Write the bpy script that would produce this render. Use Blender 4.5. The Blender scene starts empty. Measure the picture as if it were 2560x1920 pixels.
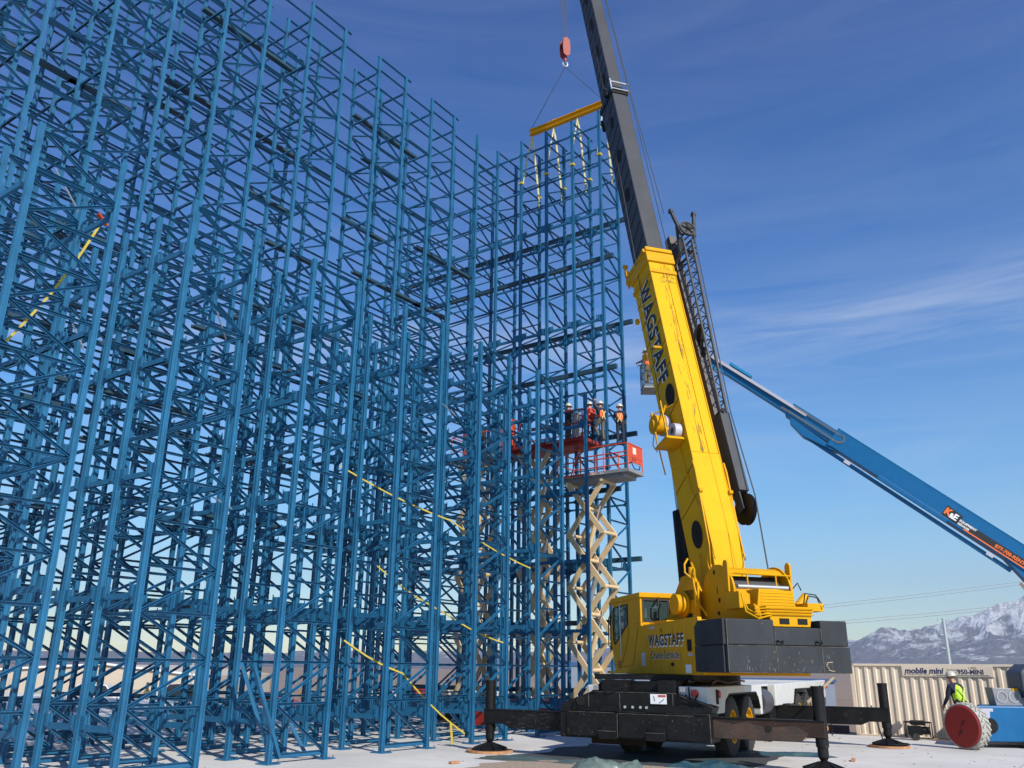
import bpy, math, random
from mathutils import Vector, Matrix, noise as mnoise
R = math.radians
rng = random.Random(7)
scene = bpy.context.scene
COL = scene.collection

# ------------------------------------------------------------------ camera, light, exposure
CAM_X = Vector((0.99994109, -0.00344424, 0.01029353))
CAM_F = Vector((0.0, 0.94832152, 0.31731105))
CAM_U = Vector((-0.01085447, -0.31729236, 0.94826565))
cd = bpy.data.cameras.new('camera')
cd.sensor_width = 36; cd.lens = 2123.73 / 2560 * 36; cd.clip_start = 0.1; cd.clip_end = 60000
cam = bpy.data.objects.new('camera', cd); COL.objects.link(cam)
m = Matrix((CAM_X, CAM_U, -CAM_F)).transposed().to_4x4(); m.translation = Vector((0, 0, 1.9))
cam.matrix_world = m
scene.camera = cam
SUN_AZ, SUN_EL = 150.0, 36.0
world = bpy.data.worlds.new('World'); scene.world = world; world.use_nodes = True
nt = world.node_tree; N = nt.nodes; L = nt.links
bg = N['Background']
sky = N.new('ShaderNodeTexSky'); sky.sky_type = 'NISHITA'; sky.sun_disc = False
sky.sun_elevation = R(SUN_EL); sky.sun_rotation = R(SUN_AZ); sky.altitude = 0; sky.air_density = 1.0; sky.dust_density = 0.2; sky.ozone_density = 1.2
tc = N.new('ShaderNodeTexCoord')
mp = N.new('ShaderNodeMapping'); mp.inputs['Rotation'].default_value = (0.0, 0.01, 0.35); mp.inputs['Scale'].default_value = (1.5, 1.7, 15.0)
nz = N.new('ShaderNodeTexNoise'); nz.inputs['Scale'].default_value = 1.6; nz.inputs['Detail'].default_value = 11; nz.inputs['Roughness'].default_value = 0.66; nz.inputs['Distortion'].default_value = 0.9
cr = N.new('ShaderNodeValToRGB'); cr.color_ramp.elements[0].position = 0.36; cr.color_ramp.elements[1].position = 0.80
mxs = N.new('ShaderNodeMixRGB'); mxs.inputs['Color2'].default_value = (5.6, 6.1, 7.2, 1)
mul = N.new('ShaderNodeMath'); mul.operation = 'MULTIPLY'; mul.inputs[1].default_value = 0.52
hs = N.new('ShaderNodeHueSaturation'); hs.inputs['Saturation'].default_value = 1.42; hs.inputs['Value'].default_value = 1.0
L.new(tc.outputs['Generated'], mp.inputs['Vector']); L.new(mp.outputs['Vector'], nz.inputs['Vector'])
L.new(nz.outputs['Fac'], cr.inputs['Fac'])
sepg = N.new('ShaderNodeSeparateXYZ'); L.new(tc.outputs['Generated'], sepg.inputs[0])
band = N.new('ShaderNodeValToRGB'); be = band.color_ramp.elements; be[0].position = 0.02; be[0].color = (0.25, 0.25, 0.25, 1); be[1].position = 1.0; be[1].color = (0.22, 0.22, 0.22, 1)
for pos, v in ((0.13, .45), (0.22, .5), (0.295, .35), (0.33, 1.0), (0.375, 1.0), (0.42, .22), (0.58, .14)):
    e_ = be.new(pos); e_.color = (v, v, v, 1)
L.new(sepg.outputs['Z'], band.inputs['Fac'])
bm2 = N.new('ShaderNodeMath'); bm2.operation = 'MULTIPLY'; L.new(cr.outputs['Color'], bm2.inputs[0]); L.new(band.outputs['Color'], bm2.inputs[1]); L.new(bm2.outputs[0], mul.inputs[0]); L.new(mul.outputs[0], mxs.inputs['Fac'])
tint = N.new('ShaderNodeMixRGB'); tint.blend_type = 'MULTIPLY'; tint.inputs['Fac'].default_value = 1; pass
L.new(sky.outputs[0], hs.inputs['Color']); L.new(hs.outputs[0], tint.inputs['Color1']); L.new(tint.outputs[0], mxs.inputs['Color1'])
sep0 = N.new('ShaderNodeSeparateXYZ'); L.new(tc.outputs['Generated'], sep0.inputs[0])
tr = N.new('ShaderNodeValToRGB'); te = tr.color_ramp.elements; te[0].position = 0.0; te[0].color = (0.92, 0.96, 1.0, 1); te[1].position = 0.9; te[1].color = (0.40, 0.46, 0.74, 1)
for pos, c_ in ((0.10, (0.88, 0.97, 1.0, 1)), (0.22, (0.72, 0.92, 1.0, 1)), (0.38, (0.62, 0.76, 0.95, 1)), (0.62, (0.47, 0.56, 0.82, 1))):
    e_ = te.new(pos); e_.color = c_
L.new(sep0.outputs['Z'], tr.inputs['Fac']); sc2 = N.new('ShaderNodeMixRGB'); sc2.blend_type = 'MULTIPLY'; sc2.inputs['Fac'].default_value = 1; sc2.inputs['Color2'].default_value = (1.32, 1.32, 1.32, 1)
L.new(tr.outputs['Color'], sc2.inputs['Color1']); L.new(sc2.outputs[0], tint.inputs['Color2']); L.new(mxs.outputs[0], bg.inputs['Color'])
bg.inputs['Strength'].default_value = 0.115
sl = bpy.data.lights.new('sun', 'SUN'); sl.energy = 4.8; sl.angle = R(0.5); sl.color = (1.0, 0.95, 0.86)
sun = bpy.data.objects.new('sun', sl); COL.objects.link(sun)
sv = Vector((math.sin(R(SUN_AZ)) * math.cos(R(SUN_EL)), math.cos(R(SUN_AZ)) * math.cos(R(SUN_EL)), math.sin(R(SUN_EL))))
sun.rotation_euler = sv.to_track_quat('Z', 'Y').to_euler(); sun.location = (30, -30, 40)
vs = scene.view_settings; vs.view_transform = 'Standard'; vs.look = 'None'; vs.gamma = 1; vs.exposure = 0.18; vs.use_curve_mapping = False

# ------------------------------------------------------------------ materials
MATS = {}
def mat(name, c, rough=0.6, metal=0.0, var=0.0, scale=6.0, c2=None, thr=0.6, wear=0.0, wearc=(0.25, 0.14, 0.08), bump=0.0, bscale=40, spec=0.5, wscale=9.0, alpha=None, emit=None, stretch=(1, 1, 1)):
    if name in MATS: return MATS[name]
    M = bpy.data.materials.new(name); M.use_nodes = True
    n = M.node_tree.nodes; l = M.node_tree.links; b = n['Principled BSDF']
    b.inputs['Base Color'].default_value = (*c, 1); b.inputs['Roughness'].default_value = rough; b.inputs['Metallic'].default_value = metal
    b.inputs['Specular IOR Level'].default_value = spec
    tcn = n.new('ShaderNodeTexCoord'); mpn = n.new('ShaderNodeMapping'); mpn.inputs['Scale'].default_value = stretch
    l.new(tcn.outputs['Object'], mpn.inputs['Vector']); src = mpn.outputs[0]
    cur = None
    def nse(s, det=5, ro=0.6):
        x = n.new('ShaderNodeTexNoise'); x.inputs['Scale'].default_value = s; x.inputs['Detail'].default_value = det; x.inputs['Roughness'].default_value = ro
        l.new(src, x.inputs['Vector']); return x
    def mix(fac, a, bcol):
        x = n.new('ShaderNodeMixRGB'); l.new(fac, x.inputs['Fac'])
        if hasattr(a, 'is_linked') or hasattr(a, 'links'): l.new(a, x.inputs['Color1'])
        else: x.inputs['Color1'].default_value = (*a, 1)
        x.inputs['Color2'].default_value = (*bcol, 1); return x.outputs[0]
    def ramp(x, p0, p1):
        r = n.new('ShaderNodeValToRGB'); r.color_ramp.elements[0].position = p0; r.color_ramp.elements[1].position = p1; l.new(x.outputs['Fac'], r.inputs['Fac']); return r.outputs[0]
    if var or c2:
        a = tuple(max(0, v * (1 - var)) for v in c); bb = c2 or tuple(min(1, v * (1 + var)) for v in c)
        cur = mix(ramp(nse(scale), 0.32, 0.72), a, bb)
    if wear:
        f = ramp(nse(wscale, 8, 0.7), 1 - wear, min(1, 1 - wear + 0.06))
        cur = mix(f, cur if cur is not None else c, wearc)
    if cur is not None: l.new(cur, b.inputs['Base Color'])
    if bump:
        bp = n.new('ShaderNodeBump'); bp.inputs['Strength'].default_value = bump; bp.inputs['Distance'].default_value = 0.02
        l.new(nse(bscale, 6).outputs['Fac'], bp.inputs['Height']); l.new(bp.outputs[0], b.inputs['Normal'])
    if alpha is not None: b.inputs['Transmission Weight'].default_value = alpha
    if emit: b.inputs['Emission Color'].default_value = (*emit, 1)
    MATS[name] = M; return M
BLUE = mat('rack_blue_paint', (0.018, 0.120, 0.240), 0.38, var=0.26, scale=1.3, wear=0.30, wearc=(0.06, 0.20, 0.28), wscale=18, spec=0.4)
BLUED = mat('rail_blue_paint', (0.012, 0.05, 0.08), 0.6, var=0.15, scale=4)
GALV = mat('galvanised_steel', (0.55, 0.57, 0.58), 0.35, 0.7)
YEL = mat('crane_yellow_paint', (0.60, 0.30, 0.003), 0.5, spec=0.15, var=0.07, scale=2.2, wear=0.27, wearc=(0.45, 0.25, 0.03), wscale=16)
YELR = mat('crane_yellow_worn', (0.66, 0.37, 0.003), 0.5, spec=0.12, var=0.06, scale=2.0, wear=0.25, wearc=(0.36, 0.22, 0.03), wscale=24, stretch=(1, 0.25, 1))
GREYB = mat('boom_grey_paint', (0.045, 0.048, 0.056), 0.5, spec=0.3, var=0.16, scale=1.5, wear=0.30, wearc=(0.2, 0.2, 0.2), wscale=12, stretch=(1, 0.2, 1))
GREYC = mat('counterweight_grey_paint', (0.030, 0.034, 0.040), 0.6, spec=0.25, var=0.25, scale=1.6, wear=0.36, wearc=(0.16, 0.15, 0.13), wscale=12, stretch=(1, 1, .45))
BLK = mat('black_paint', (0.008, 0.008, 0.009), 0.5, spec=0.22, var=0.5, scale=2.5, wear=0.355, wearc=(0.13, 0.12, 0.10), wscale=12)
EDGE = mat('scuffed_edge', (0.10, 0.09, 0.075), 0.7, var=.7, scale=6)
RUST = mat('rusty_steel', (0.045, 0.024, 0.017), 0.7, spec=0.2, c2=(0.016, 0.015, 0.014), scale=1.6, wear=0.25, wearc=(0.2, 0.1, 0.05))
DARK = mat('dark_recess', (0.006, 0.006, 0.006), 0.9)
WHT = mat('carrier_white_paint', (0.55, 0.55, 0.53), 0.5, var=0.08, scale=3, wear=0.34, wearc=(0.2, 0.16, 0.12))
TYRE = mat('tyre_rubber', (0.028, 0.027, 0.026), 0.85, var=0.3, scale=5)
GLASS = mat('cab_glass', (0.12, 0.2, 0.2), 0.05, 0.0, spec=1.0, alpha=0.75)
SEAL = mat('window_rubber', (0.03, 0.02, 0.02), 0.7)
REDL = mat('red_lamp', (0.45, 0.02, 0.015), 0.3)
CONC = mat('concrete_slab', (0.57, 0.55, 0.515), 0.85, var=0.16, scale=0.35, wear=0.38, wearc=(0.42, 0.39, 0.35), wscale=.9, bump=0.2, bscale=30)
DIRT = mat('dirt_ground', (0.21, 0.14, 0.10), 0.95, c2=(0.30, 0.22, 0.16), scale=0.05, bump=0.4, bscale=4)
WOOD = mat('plywood_orange', (0.42, 0.20, 0.09), 0.8, var=0.25, scale=9)
ORNG = mat('lift_orange_paint', (0.55, 0.065, 0.015), 0.45, var=0.1)
REDP = mat('lift_red_paint', (0.28, 0.02, 0.014), 0.45, var=0.12)
TAN = mat('lift_tan_paint', (0.62, 0.46, 0.26), 0.5, var=0.08)
LGREY = mat('lift_grey_paint', (0.22, 0.22, 0.23), 0.5, var=0.12)
CHROME = mat('chrome_rod', (0.7, 0.7, 0.7), 0.2, 1.0)
GBLUE = mat('lift_blue_paint', (0.003, 0.105, 0.27), 0.42, spec=0.3, var=0.08)
GBLUEL = mat('lift_blue_light', (0.01, 0.20, 0.42), 0.4)
SILV = mat('cable_tray_grey', (0.42, 0.42, 0.48), 0.5)
DISC = mat('wheel_red_paint', (0.27, 0.014, 0.012), 0.5, var=0.1, scale=3, wear=0.2)
TYREW = mat('dusty_tyre_rubber', (0.36, 0.345, 0.31), 0.9, var=0.2, scale=10)
TANB = mat('container_tan_paint', (0.72, 0.61, 0.475), 0.6, var=0.06, scale=1, wear=0.25, wearc=(0.45, 0.33, 0.22))
NAVY = mat('navy_lettering', (0.03, 0.035, 0.10), 0.6)
BLACKT = mat('black_lettering', (0.012, 0.012, 0.014), 0.5)
WHITET = mat('white_lettering', (0.8, 0.8, 0.78), 0.5)
ORNT = mat('orange_lettering', (0.85, 0.16, 0.02), 0.5)
STRAP = mat('yellow_strap', (0.46, 0.36, 0.035), 0.7, var=0.15, scale=8)
STRAPW = mat('pale_sling', (0.50, 0.46, 0.24), 0.7, var=0.2, scale=6)
WIRE = mat('steel_wire_rope', (0.05, 0.05, 0.055), 0.6)
WIREG = mat('power_line', (0.25, 0.27, 0.3), 0.6)
TARP = mat('blue_tarp', (0.012, 0.05, 0.09), 0.3, c2=(0.06, 0.12, 0.12), scale=3, bump=0.5, bscale=6)
TARPG = mat('grey_green_tarp', (0.055, 0.085, 0.08), 0.3, c2=(0.15, 0.19, 0.17), scale=3, bump=0.5, bscale=7)
LIME = mat('hi_vis_lime', (0.50, 0.78, 0.04), 0.7)
HVOR = mat('hi_vis_orange', (0.90, 0.17, 0.03), 0.7)
NAVYC = mat('navy_cloth', (0.015, 0.017, 0.04), 0.9)
OLIVE = mat('olive_cloth', (0.13, 0.11, 0.07), 0.9)
DENIM = mat('dark_denim', (0.02, 0.024, 0.04), 0.9)
SKIN = mat('skin', (0.45, 0.24, 0.16), 0.6)
HATW = mat('hard_hat_white', (0.50, 0.47, 0.40), 0.35)
BOOT = mat('boot_leather', (0.10, 0.06, 0.035), 0.8)
BEIGE = mat('warehouse_wall', (0.50, 0.43, 0.34), 0.8, var=0.04, scale=0.1)
BLGR = mat('far_grey_wall', (0.20, 0.23, 0.29), 0.7, var=0.05, scale=0.2)
TRIMW = mat('roof_trim_white', (0.7, 0.7, 0.7), 0.6)
BARK = mat('bark', (0.09, 0.06, 0.04), 0.9)
PINE = mat('pine_foliage', (0.07, 0.075, 0.03), 0.9, c2=(0.16, 0.12, 0.05), scale=1.5)
MAROON = mat('shrub_foliage', (0.10, 0.045, 0.035), 0.9, c2=(0.16, 0.08, 0.05), scale=2)
SAND = mat('expanded_mesh_mat', (0.36, 0.28, 0.21), 0.9, var=0.3, scale=14, bump=0.8, bscale=25)

# ------------------------------------------------------------------ mesh builder
class MB:
    def __init__(s, T=None): s.v = []; s.f = []; s.T = T
    def _add(s, vs, fs):
        o = len(s.v); s.v += [Vector(v) for v in vs]; s.f += [tuple(i + o for i in f) for f in fs]; return s
    def box(s, x0, x1, y0, y1, z0, z1):
        if x0 > x1: x0, x1 = x1, x0
        if y0 > y1: y0, y1 = y1, y0
        if z0 > z1: z0, z1 = z1, z0
        v = [(x, y, z) for z in (z0, z1) for (x, y) in ((x0, y0), (x1, y0), (x1, y1), (x0, y1))]
        return s._add(v, [(3, 2, 1, 0), (4, 5, 6, 7), (0, 1, 5, 4), (1, 2, 6, 5), (2, 3, 7, 6), (3, 0, 4, 7)])
    def bar(s, p, q, w, h, up=(0, 0, 1), w2=None, h2=None):
        p = Vector(p); q = Vector(q); d = (q - p).normalized(); up = Vector(up)
        r = d.cross(up)
        if r.length < 1e-4: r = d.cross(Vector((1, 0, 0)))
        r.normalize(); u = r.cross(d).normalized(); w2 = w if w2 is None else w2; h2 = h if h2 is None else h2
        v = [p - r * w / 2 - u * h / 2, p + r * w / 2 - u * h / 2, p + r * w / 2 + u * h / 2, p - r * w / 2 + u * h / 2,
             q - r * w2 / 2 - u * h2 / 2, q + r * w2 / 2 - u * h2 / 2, q + r * w2 / 2 + u * h2 / 2, q - r * w2 / 2 + u * h2 / 2]
        return s._add(v, [(0, 3, 2, 1), (4, 5, 6, 7), (0, 1, 5, 4), (1, 2, 6, 5), (2, 3, 7, 6), (3, 0, 4, 7)][::1] if False else [(3, 2, 1, 0)[::-1], (4, 5, 6, 7)[::-1], (0, 1, 5, 4)[::-1], (1, 2, 6, 5)[::-1], (2, 3, 7, 6)[::-1], (3, 0, 4, 7)[::-1]])
    def cyl(s, p, q, r0, r1=None, n=16, cap=True):
        p = Vector(p); q = Vector(q); r1 = r0 if r1 is None else r1; d = (q - p).normalized()
        a = d.orthogonal().normalized(); b = d.cross(a); v = []
        for c, r in ((p, r0), (q, r1)):
            for i in range(n):
                t = 2 * math.pi * i / n; v.append(c + (a * math.cos(t) + b * math.sin(t)) * r)
        f = [(i, (i + 1) % n, n + (i + 1) % n, n + i) for i in range(n)]
        if cap: f += [tuple(range(n))[::-1], tuple(range(n, 2 * n))]
        return s._add(v, f)
    def tube(s, pts, r, n=6):
        pts = [Vector(p) for p in pts]; v = []; k = len(pts); a = None
        for i, p in enumerate(pts):
            d = (pts[min(i + 1, k - 1)] - pts[max(i - 1, 0)]).normalized()
            a = d.orthogonal().normalized() if a is None else (a - d * a.dot(d)).normalized()
            b = d.cross(a)
            for j in range(n):
                t = 2 * math.pi * j / n; v.append(p + (a * math.cos(t) + b * math.sin(t)) * r)
        f = [(i * n + j, i * n + (j + 1) % n, (i + 1) * n + (j + 1) % n, (i + 1) * n + j) for i in range(k - 1) for j in range(n)]
        f += [tuple(range(n))[::-1], tuple(range((k - 1) * n, k * n))]
        return s._add(v, f)
    def prism(s, poly, o, ax, ay, depth):      # poly in (ax, ay) from o, extruded by the vector depth
        o = Vector(o); ax = Vector(ax); ay = Vector(ay); dp = Vector(depth); n = len(poly)
        v = [o + ax * a + ay * b for a, b in poly]; v += [x + dp for x in v]
        f = [tuple(range(n))[::-1], tuple(range(n, 2 * n))] + [(i, (i + 1) % n, n + (i + 1) % n, n + i) for i in range(n)]
        if ax.cross(ay).dot(dp) < 0: f = [t[::-1] for t in f]
        return s._add(v, f)
    def lathe(s, prof, c, axis, n=24):          # prof: (radius, height) along axis
        c = Vector(c); d = Vector(axis).normalized(); a = d.orthogonal().normalized(); b = d.cross(a); v = []
        for r, h in prof:
            for i in range(n):
                t = 2 * math.pi * i / n; v.append(c + d * h + (a * math.cos(t) + b * math.sin(t)) * r)
        f = [(k * n + i, k * n + (i + 1) % n, (k + 1) * n + (i + 1) % n, (k + 1) * n + i) for k in range(len(prof) - 1) for i in range(n)]
        return s._add(v, f)
    def mesh(s, name, m):
        me = bpy.data.meshes.new(name)
        vv = [s.T @ v for v in s.v] if s.T is not None else s.v
        me.from_pydata([tuple(v) for v in vv], [], s.f); me.materials.append(m); me.update(); return me
    def build(s, name, m, parent=None, smooth=False, bevel=0.0):
        me = s.mesh(name, m)
        if smooth: me.shade_smooth()
        o = bpy.data.objects.new(name, me); COL.objects.link(o)
        if parent: o.parent = parent
        if smooth: me.set_sharp_from_angle(angle=R(35))
        if bevel:
            b = o.modifiers.new('bevel', 'BEVEL'); b.width = bevel; b.segments = 2; b.limit_method = 'ANGLE'; b.angle_limit = R(40)
        return o
def tag(o, label=None, cat=None, group=None, kind=None):
    if label: o['label'] = label
    if cat: o['category'] = cat; kind = kind or 'thing'
    if group: o['group'] = group
    if kind: o['kind'] = kind
    return o
def thing(name, label, cat, loc=(0, 0, 0), rz=0.0, group=None):
    o = bpy.data.objects.new(name, None); COL.objects.link(o); o.location = loc; o.rotation_euler = (0, 0, rz); o.empty_display_size = 0.2
    return tag(o, label, cat, group)
def inst(name, me, parent, loc=(0, 0, 0), rz=0.0):
    o = bpy.data.objects.new(name, me); COL.objects.link(o); o.parent = parent; o.location = loc; o.rotation_euler = (0, 0, rz); return o
def text(name, s, size, m, parent, M, sx=1.0, offset=0.0, shear=0.0, extrude=0.004, align='LEFT', sp=1.0):
    cu = bpy.data.curves.new(name, 'FONT'); cu.body = s; cu.size = size; cu.offset = offset; cu.shear = shear; cu.extrude = extrude; cu.align_x = align
    cu.resolution_u = 3; cu.space_character = sp
    t = bpy.data.objects.new(name, cu); COL.objects.link(t)
    dg = bpy.context.evaluated_depsgraph_get(); me = bpy.data.meshes.new_from_object(t.evaluated_get(dg)); bpy.data.objects.remove(t)
    me.name = name; me.materials.clear(); me.materials.append(m)
    me.transform(M @ Matrix.Diagonal((sx, 1, 1, 1)))
    o = bpy.data.objects.new(name, me); COL.objects.link(o); o.parent = parent; return o
def frame(o, ax, ay):
    ax = Vector(ax).normalized(); ay = Vector(ay).normalized(); az = ax.cross(ay)
    M = Matrix((ax, ay, az)).transposed().to_4x4(); M.translation = Vector(o); return M

def MB_flat(p, q, w):
    d = (q - p).normalized(); n = Vector((-d.y, d.x, 0)) * w / 2; me = bpy.data.meshes.new('slab_joint')
    me.from_pydata([tuple(v + Z * .004) for v in (p - n, q - n, q + n, p + n)], [], [(0, 1, 2, 3)]); me.materials.append(MATS['joint_filler']); o = bpy.data.objects.new('slab_joint', me); COL.objects.link(o); return o
# ------------------------------------------------------------------ setting: ground, slab, hills
Ad = Vector((0.58169389, 0.81340778, 0)); Bd = Vector((-0.81340778, 0.58169389, 0)); Z = Vector((0, 0, 1))
RZ_A = -math.atan2(Ad.x, Ad.y)                       # local +Y = A direction, local +X = -B
def AB(a, b, z=0.0): return Ad * a + Bd * b + Z * z
def gz(y): return -0.16 if y < 40 else (-4.8 if y > 140 else -0.16 - 4.64 * (y - 40) / 100)
g = MB(); gy = [-3000, 40, 140, 60000]
g._add([(x, y, gz(y)) for y in gy for x in (-40000, 40000)], [(2 * i, 2 * i + 1, 2 * i + 3, 2 * i + 2) for i in range(3)])
tag(g.build('ground', DIRT), 'bare brown dirt ground beyond the slab', kind='structure')
g = MB(); c = [AB(-25, -45), AB(30.0, -45), AB(30.0, 70), AB(-25, 70)]
g._add([(p.x, p.y, z) for z in (-0.15, 0.0) for p in c], [(3, 2, 1, 0), (4, 5, 6, 7)] + [(i, (i + 1) % 4, 4 + (i + 1) % 4, 4 + i) for i in range(4)])
tag(g.build('slab', CONC), 'pale concrete floor slab under the rack and crane', kind='structure')

jm = mat('joint_filler', (0.22, 0.21, 0.19), 0.9)
for i, (p, q) in enumerate([(AB(-20, 11.2), AB(29.9, 11.2)), (AB(-20, 2.6), AB(29.9, 2.6)), (AB(10.5, -30), AB(10.5, 14)), (AB(17.9, -30), AB(17.9, 14)), (AB(25.2, -30), AB(25.2, 60))]):
    j = MB_flat(p, q, .014); tag(j, 'thin straight joint sawn in the slab', kind='structure')
cr_ = random.Random(21)
for i in range(5):
    p = AB(cr_.uniform(11, 24), cr_.uniform(0, 11)); pts = [p]
    a = cr_.uniform(0, 6.28)
    for k in range(9): a += cr_.uniform(-.5, .5); pts.append(pts[-1] + Vector((math.cos(a), math.sin(a), 0)) * cr_.uniform(.15, .4))
    vv = []; ff = []
    for k, q in enumerate(pts): vv += [(q.x, q.y - .004, .0022), (q.x, q.y + .004, .0022)]
    me = bpy.data.meshes.new('slab_crack'); me.from_pydata(vv, [], [(2 * k, 2 * k + 2, 2 * k + 3, 2 * k + 1) for k in range(len(pts) - 1)]); me.materials.append(jm)
    o = bpy.data.objects.new('slab_crack', me); COL.objects.link(o); tag(o, 'hairline crack in the slab', kind='structure')
def hills():
    prof = [(-60, 120), (-40, 130), (-28, 150), (-15, 175), (-5, 235), (2, 285), (7, 300), (14, 310), (18, 350), (20.5, 400), (22.8, 560), (24.0, 530), (25.5, 600), (27.2, 735), (29.5, 900), (32, 980), (36, 1050), (45, 900), (60, 700)]
    def ph(a):
        for (a0, h0), (a1, h1) in zip(prof, prof[1:]):
            if a0 <= a <= a1: return h0 + (h1 - h0) * (a - a0) / (a1 - a0)
        return 150
    na, nr = 620, 70; v = []; f = []
    for i in range(na + 1):
        a = -50 + 105 * i / na
        H = ph(a)
        for j in range(nr + 1):
            t = j / nr; r = 6500 + 4200 * t
            x = r * math.sin(R(a)); y = r * math.cos(R(a))
            env = (t / 0.72) ** 1.25 if t < 0.72 else max(0, 1 - (t - 0.72) * 1.6)
            p = Vector((x / 900, y / 900, 3.1))
            rn = 0; amp = 1; fr = 1
            for k in range(6):
                rn += amp * (1 - abs(mnoise.noise(p * fr)) * 2.4); amp *= 0.56; fr *= 2.03
            z = H * env * (0.60 + 0.26 * rn) * 0.72 + 8
            v.append((x, y, z * min(1, t * 6) - 1))
    for i in range(na):
        for j in range(nr):
            k = i * (nr + 1) + j; f.append((k, k + nr + 1, k + nr + 2, k + 1))
    me = bpy.data.meshes.new('mountains'); me.from_pydata(v, [], f)
    M = bpy.data.materials.new('mountain_rock_and_snow'); M.use_nodes = True; n = M.node_tree.nodes; l = M.node_tree.links; b = n['Principled BSDF']; b.inputs['Roughness'].default_value = 1; b.inputs['Specular IOR Level'].default_value = 0.05
    ge = n.new('ShaderNodeNewGeometry'); sp = n.new('ShaderNodeSeparateXYZ'); l.new(ge.outputs['Position'], sp.inputs[0])
    ns = n.new('ShaderNodeTexNoise'); ns.inputs['Scale'].default_value = 0.006; ns.inputs['Detail'].default_value = 9; ns.inputs['Roughness'].default_value = 0.68; l.new(ge.outputs['Position'], ns.inputs['Vector'])
    mr = n.new('ShaderNodeMapRange'); mr.inputs['From Min'].default_value = -150; mr.inputs['From Max'].default_value = 850; l.new(sp.outputs['Z'], mr.inputs['Value'])
    nm = n.new('ShaderNodeMath'); nm.operation = 'MULTIPLY_ADD'; nm.inputs[1].default_value = 1.9; nm.inputs[2].default_value = 0.0; l.new(ns.outputs['Fac'], nm.inputs[0]); ah = n.new('ShaderNodeMath'); ah.operation = 'ADD'; l.new(mr.outputs[0], ah.inputs[0]); l.new(nm.outputs[0], ah.inputs[1]); ad = n.new('ShaderNodeMath'); ad.operation = 'MULTIPLY'; ad.inputs[1].default_value = 0.5; l.new(ah.outputs[0], ad.inputs[0])
    rp = n.new('ShaderNodeValToRGB'); rp.color_ramp.elements[0].position = 0.655; rp.color_ramp.elements[1].position = 0.76; l.new(ad.outputs[0], rp.inputs['Fac'])
    mx = n.new('ShaderNodeMixRGB'); mx.inputs['Color1'].default_value = (0.23, 0.205, 0.225, 1); mx.inputs['Color2'].default_value = (0.80, 0.80, 0.82, 1)
    l.new(rp.outputs[0], mx.inputs['Fac']); l.new(mx.outputs[0], b.inputs['Base Color'])
    bp = n.new('ShaderNodeBump'); bp.inputs['Strength'].default_value = 1.0; bp.inputs['Distance'].default_value = 130; l.new(ns.outputs['Fac'], bp.inputs['Height']); l.new(bp.outputs[0], b.inputs['Normal'])
    me.materials.append(M); o = bpy.data.objects.new('mountains', me); COL.objects.link(o); tag(o, 'hazy snow-topped mountain range on the horizon', kind='structure')
hills()
# the air between here and the mountains
hz = MB(); hz.box(-13500, 13500, -400, 13500, -5.9, 1400)
ho = hz.build('haze', DARK); hm = bpy.data.materials.new('haze_air'); hm.use_nodes = True; hn = hm.node_tree.nodes; hn.remove(hn['Principled BSDF'])
pv = hn.new('ShaderNodeVolumePrincipled'); pv.inputs['Color'].default_value = (0.72, 0.82, 1.0, 1); pv.inputs['Density'].default_value = 0.00007; pv.inputs['Anisotropy'].default_value = 0.2
hm.node_tree.links.new(pv.outputs[0], hn['Material Output'].inputs['Volume']); ho.data.materials.clear(); ho.data.materials.append(hm); tag(ho, 'pale haze in the air', kind='stuff')

# ------------------------------------------------------------------ the storage rack
SC = 1.1176
COLS = [a * SC for a in (5.2, 6.65, 8.15, 9.6, 11.15, 12.5, 14.1, 15.52, 17.15, 18.5, 19.95, 21.25, 22.72, 24.1, 25.4)]
FR = [(0, 1), (2, 3), (4, 5), (6, 7), (8, 9), (10, 11), (13, 14)]       # laced frames; column 12 stands alone
B0, BS = 13.33 * SC, 1.185 * SC
LOW, HIGH, HMID = 10.17 * SC, 21.85 * SC, 20.6 * SC
LEV = [z * SC for z in (0.70, 2.78, 4.85, 6.97, 9.12, 11.2, 13.3, 15.4, 17.5, 19.5, 21.2)]
NROW = 8
KEND = 10          # the end bay reaches further back
def row_h(fi, k):
    if fi == 6: return HIGH if k <= 5 else HMID
    if fi == 'solo': return HIGH if k in (4, 5) else LOW
    if k < 4: return LOW
    if fi in (4, 5): return HIGH if k <= 5 else LOW
    if fi == 3: return HIGH if k <= 6 else LOW
    return HIGH
def col_h(ci, k):
    if ci == 12: return row_h('solo', k)
    for i, (a, b) in enumerate(FR):
        if ci in (a, b): return row_h(i, k)
PA, PB = 0.105, 0.112
def post_mesh(h):
    b = MB(); a, c, g_, d = PB / 2, PA / 2, 0.022, 0.014
    poly = [(-a, -c), (-g_, -c), (-g_, -c + d), (g_, -c + d), (g_, -c), (a, -c), (a, -g_), (a - d, -g_), (a - d, g_), (a, g_), (a, c), (g_, c), (g_, c - d), (-g_, c - d), (-g_, c), (-a, c), (-a, g_), (-a + d, g_), (-a + d, -g_), (-a, -g_)]
    b.prism(poly, (0, 0, 0.02), (1, 0, 0), (0, 1, 0), (0, 0, h - 0.02))
    if h > LOW + 1:       # splice sleeve
        b.box(-a - .012, a + .012, -c - .012, c + .012, LOW - .25, LOW + .02)
    else:
        b.box(-a * .6, a * .6, -c - .008, c + .008, h - .4, h - .1)
    return b.mesh('post', BLUE)
POST = {h: post_mesh(h) for h in (LOW, HIGH, HMID)}
pb = MB(); pb.box(-.19, .19, -.17, .17, 0.003, .022)
for x in (-.15, .15):
    for y in (-.13, .13): pb.cyl((x, y, .02), (x, y, .075), .012, n=6)
PLATE = pb.mesh('base_plate', BLUE)
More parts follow.
